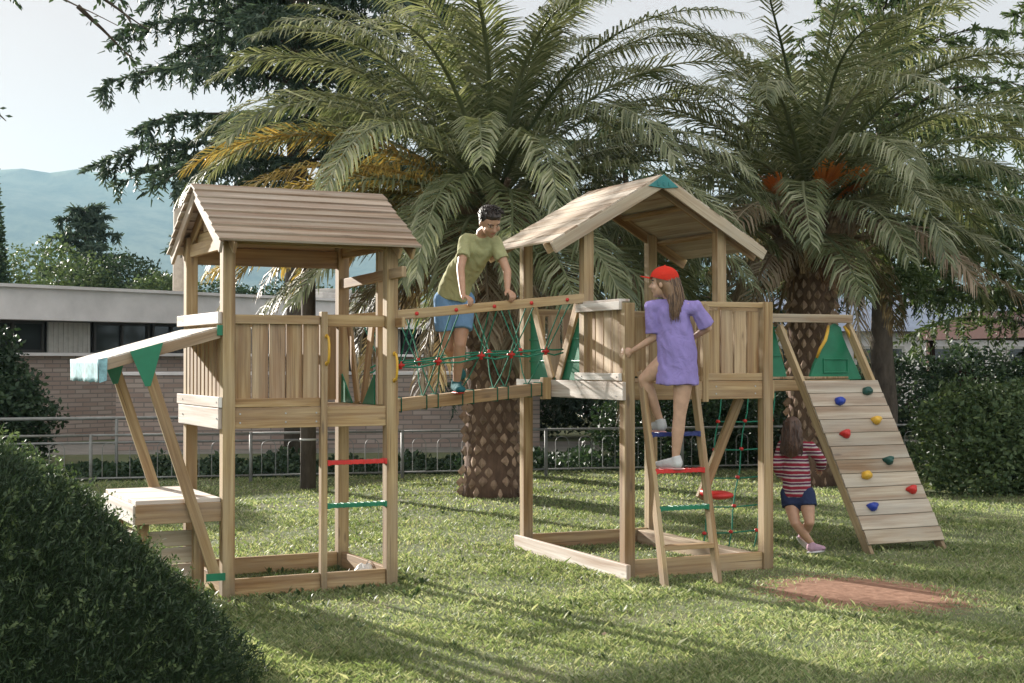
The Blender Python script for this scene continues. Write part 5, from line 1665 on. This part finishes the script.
def girl_cap():
    O = Vector((1.145, 10.30, .81))
    root = thing('person', 'girl in loose purple t-shirt and red cap climbing the ladder of the right tower', 'person', O)
    P = lambda x, y, z: Vector((x, y, z)) - O
    hipR, hipL = P(1.245, 10.22, 1.575), P(1.105, 10.28, 1.575)
    kneeR = P(1.205, 10.235, 1.20); ankR = P(1.180, 10.275, .89)
    kneeL = P(.965, 10.36, 1.46); ankL = P(1.085, 10.42, 1.150)
    sL, sR = P(1.005, 10.26, 1.985), P(1.315, 10.16, 1.975)
    eL, wL = P(1.035, 10.28, 1.765), P(.875, 10.37, 1.665)
    eR, wR = P(1.405, 10.20, 1.830), P(1.300, 10.315, 1.755)
    neck = P(1.135, 10.21, 2.045); hc = P(1.085, 10.215, 2.150)
    fr = frame((-.90, .34, .02), (0, 0, 1))
    B = Blob()
    B.chain([(P(1.175, 10.25, 1.59), .098), (P(1.18, 10.23, 1.74), .082), (P(1.16, 10.215, 1.93), .090)], sq=.72, side=(1, -.3, 0))
    B.cone(sL, .042, sR, .042).cone(P(1.155, 10.215, 1.96), .05, neck, .036).cone(neck, .036, hc - Vector((-.01, 0, .06)), .038)
    for s_, e, w_ in ((sL, eL, wL), (sR, eR, wR)):
        B.chain([(s_, .040), (s_.lerp(e, .5), .034), (e, .028), (e.lerp(w_, .35), .027), (w_, .018)])
    for h_, k_, a_ in ((hipR, kneeR, ankR), (hipL, kneeL, ankL)):
        B.chain([(h_, .080), (h_.lerp(k_, .5), .066), (k_, .046), (k_.lerp(a_, .35), .047), (a_, .026)])
    foot(B, ankR, (-.80, .55, 0), (0, 0, 1), .95); foot(B, ankL, (-.55, .8, 0), (0, 0, 1), .95)
    add_hand(B, wL, (-.75, .45, -.05), (.35, .75, 0), .92, (.5, .7, .5), 1)
    add_hand(B, wR, (-.6, .75, -.15), (-.4, -.2, -.2), .92, (.5, .5, .3), 1)
    pt = add_head(B, hc, fr, .215)
    B.done('body', SK2, root, .0055, 3, pt)
    C = Blob()
    C.chain([(P(1.185, 10.235, 1.425), .158), (P(1.185, 10.23, 1.60), .150), (P(1.172, 10.22, 1.78), .132), (P(1.155, 10.212, 1.925), .118)], (True, False), .74, (1, -.3, 0))
    C.cone(sL + Vector((.02, 0, -.012)), .050, sR + Vector((-.02, 0, -.012)), .050).cone(P(1.155, 10.215, 1.955), .085, neck - Vector((0, 0, .02)), .046, (False, True))
    for q in (sL, sR): C.cone(q + Vector((0, 0, -.006)), .050, neck - Vector((0, 0, .045)), .052)
    C.cone(sL, .048, sL.lerp(eL, .85), .070, (False, True)); C.cone(sR, .048, sR.lerp(eR, .88), .068, (False, True))
    C.done('t_shirt', fabric('purple_cotton', (.27, .215, .48)), root, .007, 2, None, .015, 13)
    long_hair(root, hc, fr, .215, .27, 200, M['hair_brown'], 21, back=.085)
    # cap
    K = Blob(); k = .215 / .22
    K.ell(hc + fr @ Vector((0, -.012, .040)) * k, (.092, .106, .088), fr)
    cp = K.done('cap', fabric('red_cap', (.55, .035, .02)), root, .006, 2)
    # trim the cap to a dome
    bm = bmesh.new(); bm.from_mesh(cp.data)
    pl = hc + fr @ Vector((0, 0, .028))
    bmesh.ops.bisect_plane(bm, geom=bm.verts[:] + bm.edges[:] + bm.faces[:], plane_co=pl, plane_no=(fr @ Vector((0, -.22, 1))), clear_inner=True)
    bm.to_mesh(cp.data); bm.free()
    sm_ = cp.modifiers.new('thickness', 'SOLIDIFY'); sm_.thickness = .004
    V = []; F = []; nx, ny = 14, 7
    for j in range(ny):
        for i in range(nx):
            a = -1.05 + 2.1 * i / (nx - 1); q = j / (ny - 1)
            y = .070 + math.cos(a) * (.020 + .080 * q); x = math.sin(a) * (.078 + .004 * q)
            V.append(tuple(hc + fr @ (Vector((x, y, .036 - .016 * (x / .08) ** 2 + .010 * q + .01)) * k)))
    for j in range(ny - 1):
        for i in range(nx - 1): F.append((j * nx + i, j * nx + i + 1, (j + 1) * nx + i + 1, (j + 1) * nx + i))
    b = np_mesh('brim', np.array(V), np.array(F), cp.data.materials[0], cp, smooth=True)
    sm_ = b.modifiers.new('thickness', 'SOLIDIFY'); sm_.thickness = .005
    bt = MB(3); bt.ball(hc + fr @ Vector((0, -.012, .128)) * k, .009, 8); bt.build('button', cp.data.materials[0], cp, smooth=True)
    ws = fabric('white_shoe', (.50, .50, .50)); pk = plain('pink_sole', (.5, .28, .27), .6)
    shoe(root, ankR, (-.80, .55, 0), .95, ws, pk); shoe(root, ankL, (-.55, .8, 0), .95, ws, pk)
girl_cap()

def girl_stripes():
    O = Vector((2.46, 11.66, 0))
    root = thing('person', 'small girl in maroon and white striped sweater walking behind the right tower post', 'person', O)
    P = lambda x, y, z: Vector((x, y, z)) - O
    hipL, hipR = P(2.275, 11.68, .50), P(2.40, 11.63, .50)
    kneeL = P(2.305, 11.60, .275); ankL = P(2.455, 11.66, .095)
    kneeR = P(2.415, 11.56, .285); ankR = P(2.415, 11.76, .15)
    sL, sR = P(2.225, 11.70, .895), P(2.435, 11.62, .885)
    eL, wL = P(2.17, 11.67, .745), P(2.22, 11.74, .63)
    eR, wR = P(2.535, 11.63, .775), P(2.545, 11.75, .70)
    neck = P(2.315, 11.66, .945); hc = P(2.300, 11.665, 1.035)
    fr = frame((.35, .93, 0), (0, 0, 1))
    B = Blob()
    B.chain([(P(2.33, 11.66, .52), .085), (P(2.33, 11.66, .68), .080), (P(2.32, 11.66, .84), .080)], sq=.78, side=(1, -.3, 0))
    B.cone(sL, .036, sR, .036).cone(P(2.32, 11.66, .88), .045, neck, .033).cone(neck, .033, hc - Vector((0, 0, .05)), .035)
    for s_, e, w_ in ((sL, eL, wL), (sR, eR, wR)):
        B.chain([(s_, .034), (e, .026), (w_, .017)])
    for h_, k_, a_ in ((hipL, kneeL, ankL), (hipR, kneeR, ankR)):
        B.chain([(h_, .070), (h_.lerp(k_, .5), .058), (k_, .040), (k_.lerp(a_, .35), .040), (a_, .024)])
    foot(B, ankL, (.75, .60, 0), (0, 0, 1), .8); foot(B, ankR, (.6, .3, -.6), (.5, .4, .6), .8)
    add_hand(B, wL, (.3, .6, -.5), (.6, 0, .3), .78, (.3, .4, .3), 1); add_hand(B, wR, (.1, .9, -.2), (-.6, 0, -.3), .78, (.3, .4, .3), -1)
    pt = add_head(B, hc, fr, .20)
    B.done('body', SK3, root, .0055, 3, pt)
    C = Blob()
    C.chain([(P(2.335, 11.66, .485), .122), (P(2.33, 11.66, .68), .112), (P(2.32, 11.66, .85), .098)], (True, False), .78, (1, -.3, 0))
    C.cone(sL, .052, sR, .052).cone(P(2.32, 11.66, .88), .062, neck, .042, (False, True))
    C.chain([(sL, .052), (eL, .044), (eL.lerp(wL, .85), .036)], (False, True)); C.chain([(sR, .052), (eR, .044), (eR.lerp(wR, .85), .036)], (False, True))
    C.done('sweater', fabric('striped_knit', (.3, .03, .05), ((.22, .022, .040), (.40, .35, .34), (.09, .02, .055))), root, .007, 2, None, .010, 23)
    D = Blob()
    D.cone(P(2.335, 11.66, .55), .100, P(2.335, 11.655, .47), .106, (True, False), 20, .84, (1, -.3, 0))
    for h_, k_ in ((hipL, kneeL), (hipR, kneeR)): D.cone(h_, .076, h_.lerp(k_, .42), .080, (False, True))
    D.done('shorts', fabric('navy_cotton', (.025, .035, .08)), root, .007, 2, None, .005, 25)
    long_hair(root, hc, fr, .20, .21, 170, M['hair_dark'], 31, back=.05)
    ps = fabric('pink_shoe', (.42, .27, .34)); wh = plain('white_sole', (.55, .52, .52), .6)
    shoe(root, ankL, (.75, .60, 0), .85, ps, wh); shoe(root, ankR, (.6, .3, -.6), .85, ps, wh, (.5, .4, .6))
girl_stripes()

def bag():
    t = thing('plastic_bag', 'small crumpled white bag lying inside the base frame of the left tower', 'bag', (-1.10, 10.42, 0))
    B = Blob(); B.ell((0, 0, .045), (.085, .06, .05)); B.ell((.05, .01, .06), (.05, .04, .05)); B.ell((-.06, 0, .03), (.05, .05, .035))
    B.done('bag_body', plain('white_film', (.70, .69, .68), .45, .05), t, .008, 1, None, .035, 77)
    K = MB(2); K.tube([(.03, 0, .10), (.05, .01, .135), (.075, 0, .12), (.07, 0, .09)], .005, 6); K.build('handle', M['shutter'], t, smooth=True)
bag()

# ------------------------------------------------------------------ air between here and the mountains
def haze():
    m = bpy.data.materials.new('haze'); m.use_nodes = True
    nt = m.node_tree; nt.nodes.clear()
    out = nt.nodes.new('ShaderNodeOutputMaterial')
    pv = nt.nodes.new('ShaderNodeVolumePrincipled')
    pv.inputs['Color'].default_value = (0.50, 0.80, 0.98, 1)
    pv.inputs['Density'].default_value = HAZE
    pv.inputs['Anisotropy'].default_value = 0.0
    nt.links.new(pv.outputs[0], out.inputs['Volume'])
    mb = MB()
    mb.box((0, 0, 219), (10200, 10200, 448))
    o = mb.build('haze', m); tag(o, kind='stuff')
HAZE = 1.6e-4
haze()
